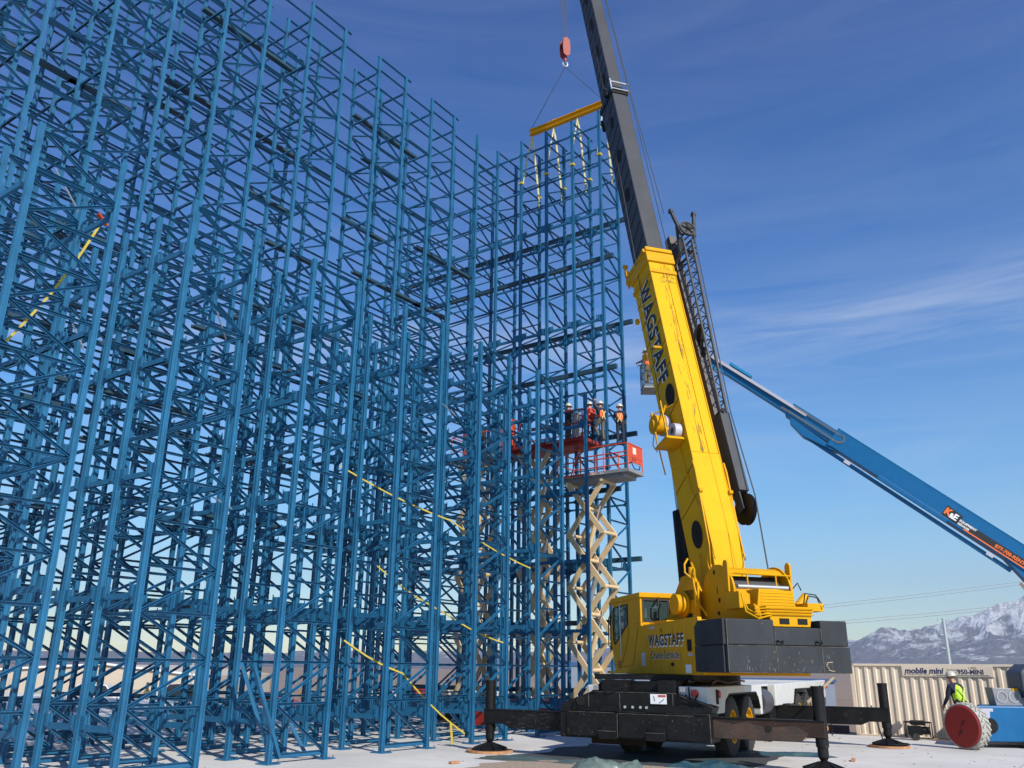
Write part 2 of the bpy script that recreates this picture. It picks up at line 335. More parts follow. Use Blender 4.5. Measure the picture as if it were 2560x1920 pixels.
def brace_mesh(name, dy, dz, w=0.055, h=0.052):
    # open channel section, its mouth towards the aisle side (local +x)
    b = MB(); L_ = math.hypot(dy, dz); d = Vector((0, dy / L_, dz / L_)); u = Vector((0, -d.z, d.y)); u = u if u.z > 0 else -u; t = .006; hh = h / 2
    b.prism([(-w / 2, -hh), (w / 2, -hh), (w / 2, -hh + t), (-w / 2 + t, -hh + t), (-w / 2 + t, hh - t), (w / 2, hh - t), (w / 2, hh), (-w / 2, hh)], (0, 0, 0), (1, 0, 0), u, d * L_); return b.mesh(name, BLUE)
bcache = {}
def brace(name, dy, dz, w=0.055, h=0.052):
    k = (name, round(dy, 3), round(dz, 3))
    if k not in bcache: bcache[k] = brace_mesh(name, dy, dz, w, h)
    return bcache[k]
ORD = ['front', 'second', 'third', 'fourth', 'fifth', 'sixth', 'seventh', 'eighth', 'ninth', 'rearmost']
BAYN = ['leftmost bay', 'second bay from left', 'third bay from left', 'fourth bay from left', 'fifth bay from left', 'sixth bay from left', 'end bay past the lifts']
PITCH = 0.752 * SC
def rack_frame(fi, k):
    ca, cb = COLS[FR[fi][0]], COLS[FR[fi][1]]; D = cb - ca; h = row_h(fi, k)
    ht = 'full-height' if h > LOW + 1 else 'half-height'
    root = thing('rack_tower', '%s blue rack tower, %s row, %s' % (ht, ORD[k], BAYN[fi]), 'rack tower', AB(ca, B0 + k * BS), RZ_A, 'blue rack towers bolted to the slab')
    for y in (0, D):
        inst('post', POST[h], root, (0, y, 0)); inst('base_plate', PLATE, root, (0, y, 0))
    y0, y1 = PA / 2, D - PA / 2; x = 0.0
    zs = [0.14, 1.02 * SC]
    while zs[-1] + PITCH < h - 0.12: zs.append(zs[-1] + PITCH)
    top = len(zs) - (3 if h > LOW + 1 else 1)
    inst('base_strut', brace('base_strut', y1 - y0, 0, 0.05, 0.10), root, (0, y0, zs[0]))
    for i, z in enumerate(zs[1:], 1):
        inst('horizontal_brace', brace('horizontal_brace', y1 - y0, 0), root, (x, y0, z))
    for i in range(len(zs) - 1):
        if i + 1 > top: break
        dz = zs[i + 1] - zs[i] - 0.05
        if i % 2 == 0: inst('diagonal_brace', brace('diagonal_brace', -(y1 - y0), dz), root, (x + .028, y1, zs[i] + .03))
        else: inst('diagonal_brace', brace('diagonal_brace', y1 - y0, dz), root, (x + .028, y0, zs[i] + .03))
    if h > LOW + 1:
        inst('top_rail', brace('top_rail', D + 0.36, 0, 0.06, 0.05), root, (0, -0.06, h - .03))
    return root
for k in range(KEND):
    for fi in range(7):
        if k >= NROW and fi != 6: continue
        if (fi in (4, 5) and k > 5) or (fi == 3 and k > 6): continue
        rack_frame(fi, k)
    if k >= NROW: continue
    h = row_h('solo', k)
    t = thing('rack_post', 'lone %s blue post, %s row, just before the lift aisle' % ('tall' if h > LOW + 1 else 'half-height', ORD[k]), 'rack post', AB(COLS[12], B0 + k * BS), RZ_A, 'single rack posts beside the lift aisle')
    inst('post', POST[h], t); inst('base_plate', PLATE, t)
# crossbeams between rows with haunched ends and rail cradles
def cross_beam_mesh(slim):
    b = MB(); e = PB / 2; Ls = BS - e; q = 0.15 if slim else .24; hb = .035 if slim else .055; dq = .10 if slim else .15
    def arc(x0, sgn): return [(x0 + sgn * q * (1 - math.cos(t)), -hb - dq * (1 - math.sin(t))) for t in (0, .5, 1.0, math.pi / 2)]
    low = arc(e, 1) + arc(Ls, -1)[::-1]
    if slim: poly = low + [(Ls, hb + .06), (Ls - .1, hb), (e + .1, hb), (e, hb + .06)]
    else: poly = low + [(Ls, 0.20), (Ls - .10, 0.20), (Ls - .15, hb), (e + .15, hb), (e + .10, 0.20), (e, 0.20)]
    b.prism(poly, (0, -0.02, 0), (-1, 0, 0), (0, 0, 1), (0, 0.04, 0))
    b.prism([(e + .05, -hb), (Ls - .05, -hb), (Ls - .05, hb - .004), (e + .05, hb - .004)], (0, -0.03, 0), (-1, 0, 0), (0, 0, 1), (0, 0.06, 0))
    if not slim:
        for x0 in (e + .12, Ls - .20):
            b.prism([(x0, -.02), (x0 + .08, -.02), (x0 + .08, .20), (x0, .20)], (0, -0.05, 0), (-1, 0, 0), (0, 0, 1), (0, 0.10, 0))
        for x0 in (e + .24, Ls - .27):
            b.prism([(x0, hb), (x0 + .025, hb), (x0 + .025, .26), (x0, .23)], (0, -0.03, 0), (-1, 0, 0), (0, 0, 1), (0, 0.02, 0))
    return b.mesh('rack_beam', BLUE)
XB = cross_beam_mesh(False); XS = cross_beam_mesh(True)
def xmesh(ci, li): return XS if (li >= 5 and ci < 13) or (ci >= 13 and (li % 2 or li >= 9)) else XB
beams = []
for ci, a in enumerate(COLS):
    for k in range(KEND - 1 if ci >= 13 else NROW - 1):
        if (ci in (8, 9, 10, 11) and k > 4) or (ci in (6, 7) and k > 5): continue
        for li, z in enumerate(LEV):
            if k >= 4 and rng.random() < (.30 if li < 5 else .08): continue
            if z < min(col_h(ci, k), col_h(ci, k + 1)) - 0.1: beams.append((AB(a, B0 + k * BS, z), ci, k, li))
beams.sort(key=lambda b: (b[0] - Vector((0, 0, 1.9))).length)
BORD = ['first', 'second', 'third', 'fourth', 'fifth', 'sixth', 'seventh', 'eighth', 'ninth', 'tenth', 'top']
def side_of(ci):
    if ci == 12: return 'lone posts by the lifts'
    for i, (p, q) in enumerate(FR):
        if ci == p: return 'near posts of ' + BAYN[i]
        if ci == q: return 'far posts of ' + BAYN[i]
for p, ci, k, li in beams[:300]:
    o = bpy.data.objects.new('rack_beam', xmesh(ci, li)); COL.objects.link(o); o.location = p; o.rotation_euler = (0, 0, RZ_A)
    tag(o, '%s blue beam up, %s to %s row, %s' % (BORD[li], ORD[k], ORD[k + 1], side_of(ci)), 'beam', 'blue crossbeams between rack rows')
rest = MB(); rm = Matrix.Rotation(RZ_A, 4, 'Z'); xd = {m_.name: ([rm @ v.co for v in m_.vertices], [tuple(p.vertices) for p in m_.polygons]) for m_ in (XB, XS)}
for p, ci, k, li in beams[300:]: xv, xf = xd[xmesh(ci, li).name]; rest._add([v + p for v in xv], xf)
for ci, a in enumerate(COLS):
    for k in range(0 if ci >= 13 else 4, KEND - 1 if ci >= 13 else NROW - 1):
        if (ci in (8, 9, 10, 11) and k > 4) or (ci in (6, 7) and k > 5): continue
        for li in range(3, 10):
            z = LEV[li] + 1.15
            if z < min(col_h(ci, k), col_h(ci, k + 1)) - .2 and rng.random() < .62:
                sd_ = (PA / 2 + .02) * (1 if ci % 2 else -1); rest.bar(AB(a + sd_, B0 + k * BS - .1, z), AB(a + sd_, B0 + (k + 1) * BS + .1, z), .04, .05)
tag(rest.build('rack_beams_far', BLUE), 'many more blue crossbeams high up and deep inside the rack', 'beams', kind='stuff')
# deep dark channel beams of the end bay, pallet rails along the lanes, ties between frames
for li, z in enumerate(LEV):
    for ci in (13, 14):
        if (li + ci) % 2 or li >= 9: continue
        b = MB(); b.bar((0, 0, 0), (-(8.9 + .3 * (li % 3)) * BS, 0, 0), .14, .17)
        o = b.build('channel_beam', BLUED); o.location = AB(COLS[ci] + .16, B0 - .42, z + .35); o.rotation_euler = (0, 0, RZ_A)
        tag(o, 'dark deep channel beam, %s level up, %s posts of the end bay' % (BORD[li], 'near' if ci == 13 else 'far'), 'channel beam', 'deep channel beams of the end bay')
rails = MB(); nr_ = 0
for k in range(3, NROW - 1):
    for li in range(1, 10):
        for j in range(0, 11, 2):
            if rng.random() > .36 or LEV[li] > min(col_h(j, k), col_h(j, k + 1)): continue
            a0 = COLS[j] - rng.uniform(.1, .4); a1 = COLS[min(j + rng.choice((1, 2)), 12)] + rng.uniform(.1, .4)
            nr_ += 1
            if nr_ > 100: continue
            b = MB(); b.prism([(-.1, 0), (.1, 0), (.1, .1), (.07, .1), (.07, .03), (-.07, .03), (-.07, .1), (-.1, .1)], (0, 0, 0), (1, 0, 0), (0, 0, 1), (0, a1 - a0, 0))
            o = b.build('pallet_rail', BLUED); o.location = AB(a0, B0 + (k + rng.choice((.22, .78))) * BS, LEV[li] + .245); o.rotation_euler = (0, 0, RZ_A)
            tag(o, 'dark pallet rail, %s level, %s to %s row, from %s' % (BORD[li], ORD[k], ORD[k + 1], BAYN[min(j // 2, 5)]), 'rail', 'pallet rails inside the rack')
for k in range(4, NROW):
    for fi in range(5):
        if not (row_h(fi, k) > LOW + 1 and row_h(fi + 1, k) > LOW + 1): continue
        a0, a1 = COLS[FR[fi][1]] + PA / 2, COLS[FR[fi + 1][0]] - PA / 2
        t = thing('tie_bars', 'thin tie bars, %s to %s, %s row' % (BAYN[fi], BAYN[fi + 1], ORD[k]), 'tie bars', AB(a0, B0 + k * BS), RZ_A, 'tie bars joining neighbouring frames')
        for z in [LOW - 1.5 + .98 * i_ for i_ in range(13)] + [HIGH - .7]:
            inst('tie_bar', brace('tie_bar', a1 - a0, 0), t, (0, 0, z))
for (ca, cb) in ((11, 12), (12, 13)):
    for k in (4,):
        t = thing('tie_bars', 'thin blue tie bars at the tower top %s' % ('left of the tall lone post' if ca == 11 else 'right of the tall lone post'), 'tie bars', AB(COLS[ca] + PA / 2, B0 + k * BS), RZ_A, 'tie bars joining neighbouring frames')
        for z in (HIGH - 3.9, HIGH - 3.1, HIGH - 2.3, HIGH - 1.5, HIGH - .9): inst('tie_bar', brace('tie_bar', COLS[cb] - COLS[ca] - PA, 0), t, (0, 0, z))
# loose sloping braces leaning at the foot of the second and third bays
for i, (p, q) in enumerate([(AB(11.75, 14.75, 1.9), AB(12.7, 14.85, 0.1)), (AB(12.1, 15.6, 1.95), AB(12.55, 15.05, 0.25)), (AB(13.1, 15.5, 1.2), AB(13.7, 15.2, 0.12))]):
    b = MB(); b.bar(p, q, .07, .07); tag(b.build('loose_brace', BLUE), ['loose blue brace leaning left of the first full front footplate', 'loose blue brace leaning just behind another at the rack foot', 'short loose blue brace leaning low with its end on the slab'][i], 'brace', 'loose braces leaning at the rack foot')
# clamps where the lifted section was bolted on
for i in range(4):
    for j, ci in enumerate((13, 14)):
        b = MB(); b.box(-.085, .085, -.085, .085, -.045, .045); o = b.build('yellow_tape', STRAP); o.location = AB(COLS[ci], B0 + i * BS, HIGH - 2.15); o.rotation_euler = (0, 0, RZ_A)
        tag(o, 'band of yellow tape round the %s post in the %s row of the end tower' % ('near' if j == 0 else 'far', ORD[i]), 'tape', 'yellow tape bands near the tower top')

# ------------------------------------------------------------------ slings, spreader beam, hook block
AX = 27.66
def strap_thing(name, label, pts, w, m, cat='strap', group=None, th=.012):
    b = MB()
    for p, q in zip(pts, pts[1:]): b.bar(p, q, w, th, up=Vector((0.7, -0.7, 0.2)))
    return tag(b.build(name, m), label, cat, group)
sb = thing('spreader_beam', 'yellow steel spreader beam hanging from the hook above the rack', 'spreader beam')
b = MB()
for z0, z1 in ((25.16, 25.19), (25.41, 25.44)): b.bar(AB(AX, 15.0, (z0 + z1) / 2), AB(AX, 18.9, (z0 + z1) / 2), .20, .03)
b.bar(AB(AX, 15.0, 25.3), AB(AX, 18.9, 25.3), .02, .22); b.build('beam_section', YEL, sb)
for bb in (15.05, 16.35, 17.6, 18.8):
    b = MB(); b.bar(AB(AX - .02, bb - .08, 25.48), AB(AX - .02, bb + .08, 25.48), .05, .08); b.build('lifting_lug', YEL, sb)
SN = ['leftmost', 'second from left', 'second from right', 'rightmost']
for i, bb in enumerate((18.8, 17.6, 16.35, 15.05)):
    t = thing('sling', 'pale yellow webbing sling, %s of the four under the spreader beam' % SN[i], 'sling', group='webbing slings under the spreader beam')
    tp = AB(AX, bb, 25.12)
    for j, (da, zz) in enumerate(((-.62, 22.3), (.72, 21.7))):
        e = AB(AX + da, bb + .05, zz); mid = tp.lerp(e, .45) + Ad * (-.03 if da < 0 else .05)
        b = MB()
        for p, q in ((tp, mid), (mid, e)): b.bar(p, q, .10 if j else .06, .02, up=Bd + Ad * .4)
        b.build('webbing_leg', STRAPW, t)
hook_p = AB(AX, 16.97)
hb = thing('hook_block', 'red crane hook block with steel hook hanging beside the boom', 'hook block', hook_p)
T = Matrix.Rotation(R(25), 4, 'Z')
for s in (-1, 1):
    b = MB(T); pr = [(-.16, .1), (-.2, .5), (-.16, .95), (0, 1.05), (.16, .95), (.2, .5), (.16, .1), (0, 0)]
    b.prism([(x, z) for x, z in pr], (0, s * .12, 28.62), (1, 0, 0), (0, 0, 1), (0, s * .05, 0)); b.build('cheek_plate', mat('hook_red_paint', (0.30, 0.04, 0.025), 0.5, wear=.3), hb)
b = MB(T)
for y in (-.06, .06): b.lathe([(.02, -.04), (.19, -.04), (.15, 0), (.19, .04), (.02, .04)], (0, y, 29.3), (0, 1, 0), 20)
b.build('sheave', BLK, hb)
b = MB(T); b.cyl((0, 0, 28.42), (0, 0, 28.7), .07); b.build('swivel', mat('hook_red_paint', (0, 0, 0)), hb)
b = MB(T); b.tube([(0, 0, 28.45)] + [(.13 * math.sin(t), 0, 28.28 - .14 * math.cos(t) + .0) for t in [R(x) for x in range(170, -130, -25)]], .035, 8); b.build('hook', GALV, hb)
# boom geometry (needed for the ropes)
S0 = Vector((4.8, 23.2, 0)); aB = R(-17.4); eB = R(73.4)
Fb = Vector((math.sin(aB), math.cos(aB), 0)); Rb = Vector((math.cos(aB), -math.sin(aB), 0)); Db = Fb * math.cos(eB) + Z * math.sin(eB); Nb = -Fb * math.sin(eB) + Z * math.cos(eB)
PIV = Vector((5.42, 22.11, 3.9))
LTIP = 37.3
tip = PIV + Db * LTIP - Nb * .6
hr = thing('hoist_ropes', 'thin steel hoist ropes running down to the red hook block', 'rope')
for i, dx in enumerate((-.14, -.05, .06, .15)):
    b = MB(); b.tube([hook_p + T.to_3x3() @ Vector((dx * .9, 0, 29.35)), tip + Rb * dx * 1.2 - Fb * .1], .013, 5); b.build('rope_part', WIRE, hr)
for i, bb in enumerate((18.85, 15.05)):
    b = MB(); b.tube([hook_p + Z * 28.12, AB(AX, bb, 25.5)], .014, 5); tag(b.build('bridle_rope', WIRE), 'thin wire bridle from the hook to the %s end of the spreader beam' % ('left' if i == 0 else 'right'), 'rope', 'bridle ropes of the spreader beam')

# yellow ratchet straps across the rack
def strap(label, pts, w=.042):
    out = []
    for p, q in zip(pts, pts[1:]):
        for i in range(5): t = i / 5; out.append(p.lerp(q, t) - Z * .10 * math.sin(math.pi * t) * min(1, (q - p).length / 2.5))
    pts = out + [pts[-1]]
    strap_thing('ratchet_strap', label, pts, w, STRAP, 'strap', 'yellow ratchet straps across the rack')
strap('yellow strap running down right past the third and fourth bays to mid height', [AB(15.2, 16.4, 6.9), AB(18.9, 15.6, 5.9), AB(22.2, 15.1, 4.85)])
strap('yellow strap slanting down to the front footplate left of the outrigger', [AB(15.2, 15.8, 2.5), AB(16.8, 15.3, 1.75), AB(19.0, 15.0, .25)])
strap('yellow strap between rack posts at the height of the crane cab', [AB(17.0, 16.6, 4.5), AB(19.4, 16.2, 3.4), AB(22.0, 15.8, 2.6)])
strap('yellow strap high on the left side with a red tag, running down and left', [AB(8.2, 16.9, 11.1), AB(7.6, 17.3, 9.2), AB(6.6, 17.8, 7.2)], .05)
strap('short yellow strap end hanging to the slab by the front footplate', [AB(18.1, 14.75, .55), AB(18.15, 14.72, .05)], .07)
b = MB(); b.bar(AB(8.05, 16.85, 11.17), AB(8.3, 16.9, 11.0), .09, .04); tag(b.build('red_tag', ORNG), 'red and yellow ratchet tag high on the left strap', 'tag')
for i, (p, q) in enumerate([(AB(6.9, 16.6, 11.6), AB(7.7, 16.8, 10.9)), (AB(7.4, 15.7, 8.1), AB(7.75, 15.8, 7.7)), (AB(10.7, 16.2, 9.9), AB(11.3, 16.4, 9.2)), (AB(11.0, 15.9, 5.4), AB(11.7, 16.0, 5.2)), (AB(13.2, 16.3, 5.3), AB(14.2, 16.5, 5.1)), (AB(18.2, 15.6, 9.3), AB(19.3, 15.9, 9.2))]):
    b = MB(); b.bar(p, q, .025, .025); tag(b.build('bright_rod', GALV), 'short bright galvanised rod %s' % ['high on the far left, the longest', 'left below the strap tag', 'above the middle left', 'low on the left between posts', 'low near the middle bays', 'beside the scissor lift rails'][i], 'rod', 'galvanised rods in the rack')

# ------------------------------------------------------------------ the truck crane
crane = thing('truck_crane', 'big yellow truck crane with black outriggers and long grey telescopic boom', 'crane', S0)
TH = R(29.0)
TC = Matrix.Rotation(-TH, 4, 'Z')                                   # carrier: x right, y forward
TU = Matrix.Rotation(R(17.0), 4, 'Z')                               # upper: x right, y forward
def CB(): return MB(TC)
def UB(): return MB(TU)
PC = crane
# carrier frame and body
b = CB(); b.box(-.55, .55, -3.6, 9.0, .75, 1.15); b.build('chassis_frame', BLK, PC)
b = CB(); b.prism([(-3.55, 1.0), (-2.45, 1.0), (-2.35, 1.25), (-2.0, 1.40), (.45, 1.40), (.80, 1.25), (.92, .85), (1.12, .85), (1.12, 1.56), (-3.55, 1.56)], (1.22, 0, 0), (0, 1, 0), (0, 0, 1), (.2, 0, 0)); 
b.prism([(-3.55, 1.0), (-2.45, 1.0), (-2.35, 1.25), (-2.0, 1.40), (.45, 1.40), (.80, 1.25), (.92, .85), (1.12, .85), (1.12, 1.56), (-3.55, 1.56)], (-1.42, 0, 0), (0, 1, 0), (0, 0, 1), (.2, 0, 0))
b.box(-1.22, 1.22, -3.5, 8.6, 1.50, 1.56); b.box(-1.4, 1.4, -3.62, -3.5, 1.1, 1.56); b.build('carrier_body', WHT, PC, bevel=.015)
b = CB(); b.prism([(2.7, 1.0), (5.0, 1.0), (5.3, 1.4), (8.5, 1.4), (8.8, .8), (10.4, .8), (10.6, 1.62), (2.7, 1.56)], (1.2, 0, 0), (0, 1, 0), (0, 0, 1), (.22, 0, 0)); b.box(-1.4, 1.2, 8.2, 10.5, .8, 1.6); b.build('front_deck', WHT, PC, bevel=.02)
b = CB(); b.box(1.415, 1.43, 9.3, 9.7, .95, 1.1); b.box(1.415, 1.43, 9.3, 9.7, 1.3, 1.45); b.build('step_hole', DARK, PC)
b = CB(); b.box(1.3, 1.5, 10.42, 10.55, 1.35, 1.55); b.build('front_marker_lamp', REDL, PC)
b = CB(); b.cyl((1.12, 1.35, 1.12), (1.12, 2.35, 1.12), .33, n=24); b.build('air_tank', mat('tank_dark_grey', (.06, .06, .07), .5, var=.2), PC, smooth=True)
for x in (-1.12, 1.12):
    b = CB(); b.cyl((x, -3.62, 1.42), (x, -3.66, 1.42), .085, n=16); b.build('tail_lamp', REDL, PC)
b = CB(); b.box(-.8, .7, -3.66, -3.62, 1.2, 1.6); b.build('rear_panel', BLK, PC)
b = CB(); b.cyl((1.42, -2.85, 1.40), (1.45, -2.85, 1.40), .08, n=14); b.build('side_lamp', REDL, PC)
b = CB(); b.box(1.425, 1.45, -1.95, -1.75, 1.2, 1.55) if False else b.box(1.425, 1.44, -3.1, -2.95, 1.2, 1.5); b.build('side_recess', DARK, PC)
for x0, x1 in ((.75, .95), (1.0, 1.2)):
    b = CB(); b.tube([(x0, -3.68, 1.55), (x0 + .03, -3.74, 1.3), (x0 + .1, -3.74, 1.22), (x1, -3.7, 1.4)], .018, 6); b.build('air_hose', BLK, PC)
# wheels
def wheel(x, y, z=.62, r=.56, w=.34, side=1):
    t = CB(); t.lathe([(r * .56, -w / 2), (r * .86, -w / 2), (r * .97, -w * .42), (r, -w * .3), (r, w * .3), (r * .97, w * .42), (r * .86, w / 2), (r * .56, w / 2)], (x, y, z), (1, 0, 0), 36)
    for i in range(30):
        a = 2 * math.pi * i / 30
        for sd in (-1, 1):
            c = Vector((x + sd * w * .22, y + r * math.cos(a), z + r * math.sin(a)))
            t.bar(c - Vector((w * .2, 0, 0)) , c + Vector((w * .2, 0, 0)) + Vector((0, -math.sin(a), math.cos(a))) * .03 * sd, .035, .03, up=(0, math.cos(a), math.sin(a)))
    o = t.build('wheel', TYRE, PC, smooth=True)
    t = CB(); rr = r * .56; t.lathe([(rr, w * .48 * side), (rr * .9, w * .47 * side), (rr * .85, w * .2 * side), (rr * .4, w * .12 * side), (rr * .35, w * .3 * side), (.001, w * .3 * side)], (x, y, z), (1, 0, 0), 28)
    q = t.build('rim', YEL, o, smooth=True)
    t = CB()
    for i in range(10):
        a = 2 * math.pi * i / 10; t.cyl((x + w * .14 * side, y + rr * .62 * math.cos(a), z + rr * .62 * math.sin(a)), (x + w * .22 * side, y + rr * .62 * math.cos(a), z + rr * .62 * math.sin(a)), .02, n=6)
    t.build('wheel_nut', RUST, o)
for y in (-1.52, -.02, 6.2, 7.6):
    for sd in (1, -1): wheel(1.17 * sd, y, .67, .66 if y < 1 else .58, .36, sd)
    b = CB(); b.cyl((-1.1, y, .66), (1.1, y, .66), .12, n=10); b.build('axle', BLK, PC)
b = CB(); b.box(1.0, 1.3, 2.3, 3.1, .65, 1.05); b.box(1.0, 1.3, 3.9, 4.9, .6, 1.05); b.build('side_locker', BLK, PC)
for y0, y1 in ((-2.4, .88), (5.2, 8.6)):
    b = CB(); n = 10; pr = []
    yc = (y0 + y1) / 2; hw = (y1 - y0) / 2
    for i in range(n + 1):
        a = math.pi * i / n; pr.append((yc - hw * math.cos(a) * (1.0 if abs(math.cos(a)) > .99 else .97), 1.0 + .385 * min(1, math.sin(a) * 1.7)))
    for i in range(n): b.bar((1.15, pr[i][0], pr[i][1]), (1.15, pr[i + 1][0], pr[i + 1][1]), .55, .03, up=(0, 0, 1))
    b.build('wheel_arch', BLK, PC)
# rear outrigger box
b = CB(); b.box(-1.93, 1.52, -4.0, -3.3, .46, 1.02); b.prism([(-1.93, 1.02), (1.52, 1.02), (1.58, 1.16), (.75, 1.42), (-1.2, 1.42), (-1.93, 1.16)], (0, -3.93, 0), (1, 0, 0), (0, 0, 1), (0, .5, 0))
b.box(-.95, -.35, -3.9, -3.4, 1.42, 1.68) ; b.box(.35, .75, -3.85, -3.4, 1.42, 1.68); b.box(-.35, .35, -3.6, -3.4, 1.42, 1.66)
b.prism([(-.95, 1.42), (-.95, 1.68), (-1.25, 1.42)], (0, -3.8, 0), (1, 0, 0), (0, 0, 1), (0, .3, 0)); b.build('rear_outrigger_box', BLK, PC, bevel=.012)
for x0, x1, z0, z1 in ((-1.75, -.55, .5, 1.0), (-.5, 1.2, .5, .98), (-1.9, 1.48, 1.0, 1.025)):
    b = CB(); b.box(x0, x1, -4.035, -4.005, z0, z1) if z1 - z0 > .1 else b.box(x0, x1, -4.03, -4.003, z0, z1); b.build('box_plate', BLK, PC, bevel=.006)
for x in (-.95, .15):
    b = CB(); b.box(x, x + .42, -4.13, -4.04, .46, .62); b.box(x + .05, x + .42, -4.10, -4.04, .62, .74); b.build('step', BLK, PC, bevel=.01)
    b = CB(); b.prism([(x, 1.03), (x + .45, 1.03), (x + .35, 1.14), (x + .08, 1.14)], (0, -4.06, 0), (1, 0, 0), (0, 0, 1), (0, .12, 0)); b.build('pad_hook', BLK, PC)
for x in (-1.45, .98):
    b = CB(); b.cyl((x, -3.95, 1.22), (x, -3.915, 1.22), .10, n=18); b.build('box_hole', DARK, PC)
b = CB(); b.box(.5, 1.35, -3.99, -3.93, 1.03, 1.17); b.build('upper_rib', BLK, PC, bevel=.008)
for x in (-.38, -.2, -.02, .12):
    b = CB(); b.cyl((x, -3.95, 1.12), (x, -3.915, 1.12), .03, n=10); b.build('socket', GALV, PC)
b = CB(); b.box(.22, .58, -3.955, -3.935, 1.2, 1.40); o = b.build('warning_plate', mat('sign_white', (0.75, 0.76, 0.78), 0.5), PC)
b = CB(); b.box(.40, .57, -3.962, -3.957, 1.345, 1.385); b.build('red_panel', mat('sign_red', (0.5, .06, .04), 0.5), o)
b = CB(); b.bar((.3, -3.96, 1.36), (.32, -3.96, 1.26), .012, .004, up=(0, 1, 0)); b.bar((.42, -3.96, 1.22), (.53, -3.96, 1.30), .012, .004, up=(0, 1, 0)); b.build('pictogram', BLACKT, o)
# front (second) outrigger box hidden behind
b = CB(); b.box(-1.5, 1.5, 3.5, 4.1, .5, 1.03); b.build('front_outrigger_box', BLK, PC)
# outrigger beams, jacks, floats
def outrigger(sd, y, xj, m2, xbox, zb=.52, zt=.96, floatx=None):
    b = CB(); x0, x1 = sorted((xbox * sd, (xj - .12) * sd))
    zb += .03; o_ = [(xbox * sd, zb), ((xj - .62) * sd, zb + .01), ((xj - .42) * sd, zb + .10), ((xj + .1) * sd, zb + .10), ((xj + .1) * sd, zt), (xbox * sd, zt - .01)]
    b.prism(o_, (0, y - .14, 0), (1, 0, 0), (0, 0, 1), (0, .28, 0)); o = b.build('outrigger_beam', m2, PC, bevel=.01)
    b = CB(); b.box(*sorted((xbox * sd, (xj + .1) * sd)), y - .155, y + .155, zt - .015, zt + .01); b.build('top_flange', BLK, o)
    for xx in (xj - 1.0, ):
        b = CB(); b.cyl((xx * sd, y - .155, (zb + zt) / 2 + .03), (xx * sd, y - .139, (zb + zt) / 2 + .03), .065, n=18); b.build('beam_hole', DARK, o)
    b = CB(); b.cyl((xj * sd, y, .48), (xj * sd, y, 1.55), .125, n=24); b.cyl((xj * sd, y, 1.55), (xj * sd, y, 1.62), .13, n=24)
    j = b.build('jack_cylinder', BLK, PC, smooth=True)
    b = CB(); b.cyl((xj * sd, y, .30), (xj * sd, y, .50), .105, .105, n=24); b.cyl((xj * sd, y, .22), (xj * sd, y, .30), .06, .105, n=20); b.cyl((xj * sd, y, .12), (xj * sd, y, .22), .08, n=16); b.build('jack_foot', BLK, j, smooth=True)
    b = CB(); b.lathe([(.07, .2), (.14, .17), (.40, .055), (.44, .05), (.44, .03), (.001, .03)], (xj * sd, y, .02), (0, 0, 1), 28)
    for i in range(8):
        a = 2 * math.pi * i / 8; b.bar((xj * sd + .08 * math.cos(a), y + .08 * math.sin(a), .2), (xj * sd + .42 * math.cos(a), y + .42 * math.sin(a), .085), .015, .05)
    b.build('float_pad', BLK, PC, smooth=True)
    return o
outrigger(-1, -3.62, 3.98, BLK, 1.9)
ob = outrigger(1, -3.62, 3.66, RUST, 1.5)
outrigger(1, 3.8, 4.05, BLK, 1.45, .50, .98); outrigger(-1, 3.8, 3.98, BLK, 1.45)
b = CB(); b.box(-1.45, -.2, -3.35, -3.2, .3, .5); b.build('rear_cross_tube', RUST, PC)
for i, (x, y, w) in enumerate(((-3.98, -3.62, .56), (4.05, 3.8, .52), (3.66, -3.62, .5), (-3.98, 3.8, .5))):
    q = S0 + TC @ Vector((x, y, 0)); b = MB(); b.cyl((q.x, q.y, .004), (q.x, q.y, .055), w, n=36)
    tag(b.build('outrigger_mat', WOOD), ['round orange plywood mat under the left rear outrigger jack', 'round plywood mat under the right outrigger jack by the container', 'round plywood mat under the nearest right rear jack', 'round plywood mat under the hidden left front jack'][i], 'outrigger mat', 'round plywood mats under the jacks')
# turntable
b = CB(); b.cyl((0, 0, 1.50), (0, 0, 1.80), 1.15, n=40); b.box(-1.5, .9, -3.0, .5, 1.68, 1.795); b.build('turntable', BLK, PC)
hb_r = random.Random(4)
for i in range(16):
    b = CB(); x0 = hb_r.uniform(.1, 1.2); y0 = hb_r.uniform(-3.3, -2.2); pts = []
    for j in range(8): pts.append((x0 + .25 * math.sin(j * 1.3 + i) * .5, y0 + j * hb_r.uniform(.35, .55), 1.60 + .07 * abs(math.sin(j * 1.7 + i * 2))))
    b.tube(pts, .022, 6); b.build('deck_hose', mat('dusty_hose', (.16, .12, .10), .8, var=.3) if i % 3 else BLK, PC, smooth=True)
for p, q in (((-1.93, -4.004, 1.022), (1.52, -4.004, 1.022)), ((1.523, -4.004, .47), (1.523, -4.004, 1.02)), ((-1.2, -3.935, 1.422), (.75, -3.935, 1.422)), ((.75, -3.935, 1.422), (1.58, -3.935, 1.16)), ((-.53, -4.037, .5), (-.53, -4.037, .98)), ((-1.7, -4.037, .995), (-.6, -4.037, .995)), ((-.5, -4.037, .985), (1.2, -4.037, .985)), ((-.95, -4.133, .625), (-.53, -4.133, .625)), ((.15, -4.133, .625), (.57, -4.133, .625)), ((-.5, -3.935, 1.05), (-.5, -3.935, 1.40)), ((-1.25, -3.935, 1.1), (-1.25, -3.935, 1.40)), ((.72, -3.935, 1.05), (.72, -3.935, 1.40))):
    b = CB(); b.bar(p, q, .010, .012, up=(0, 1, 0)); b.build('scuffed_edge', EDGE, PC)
mk = random.Random(33); b = CB()
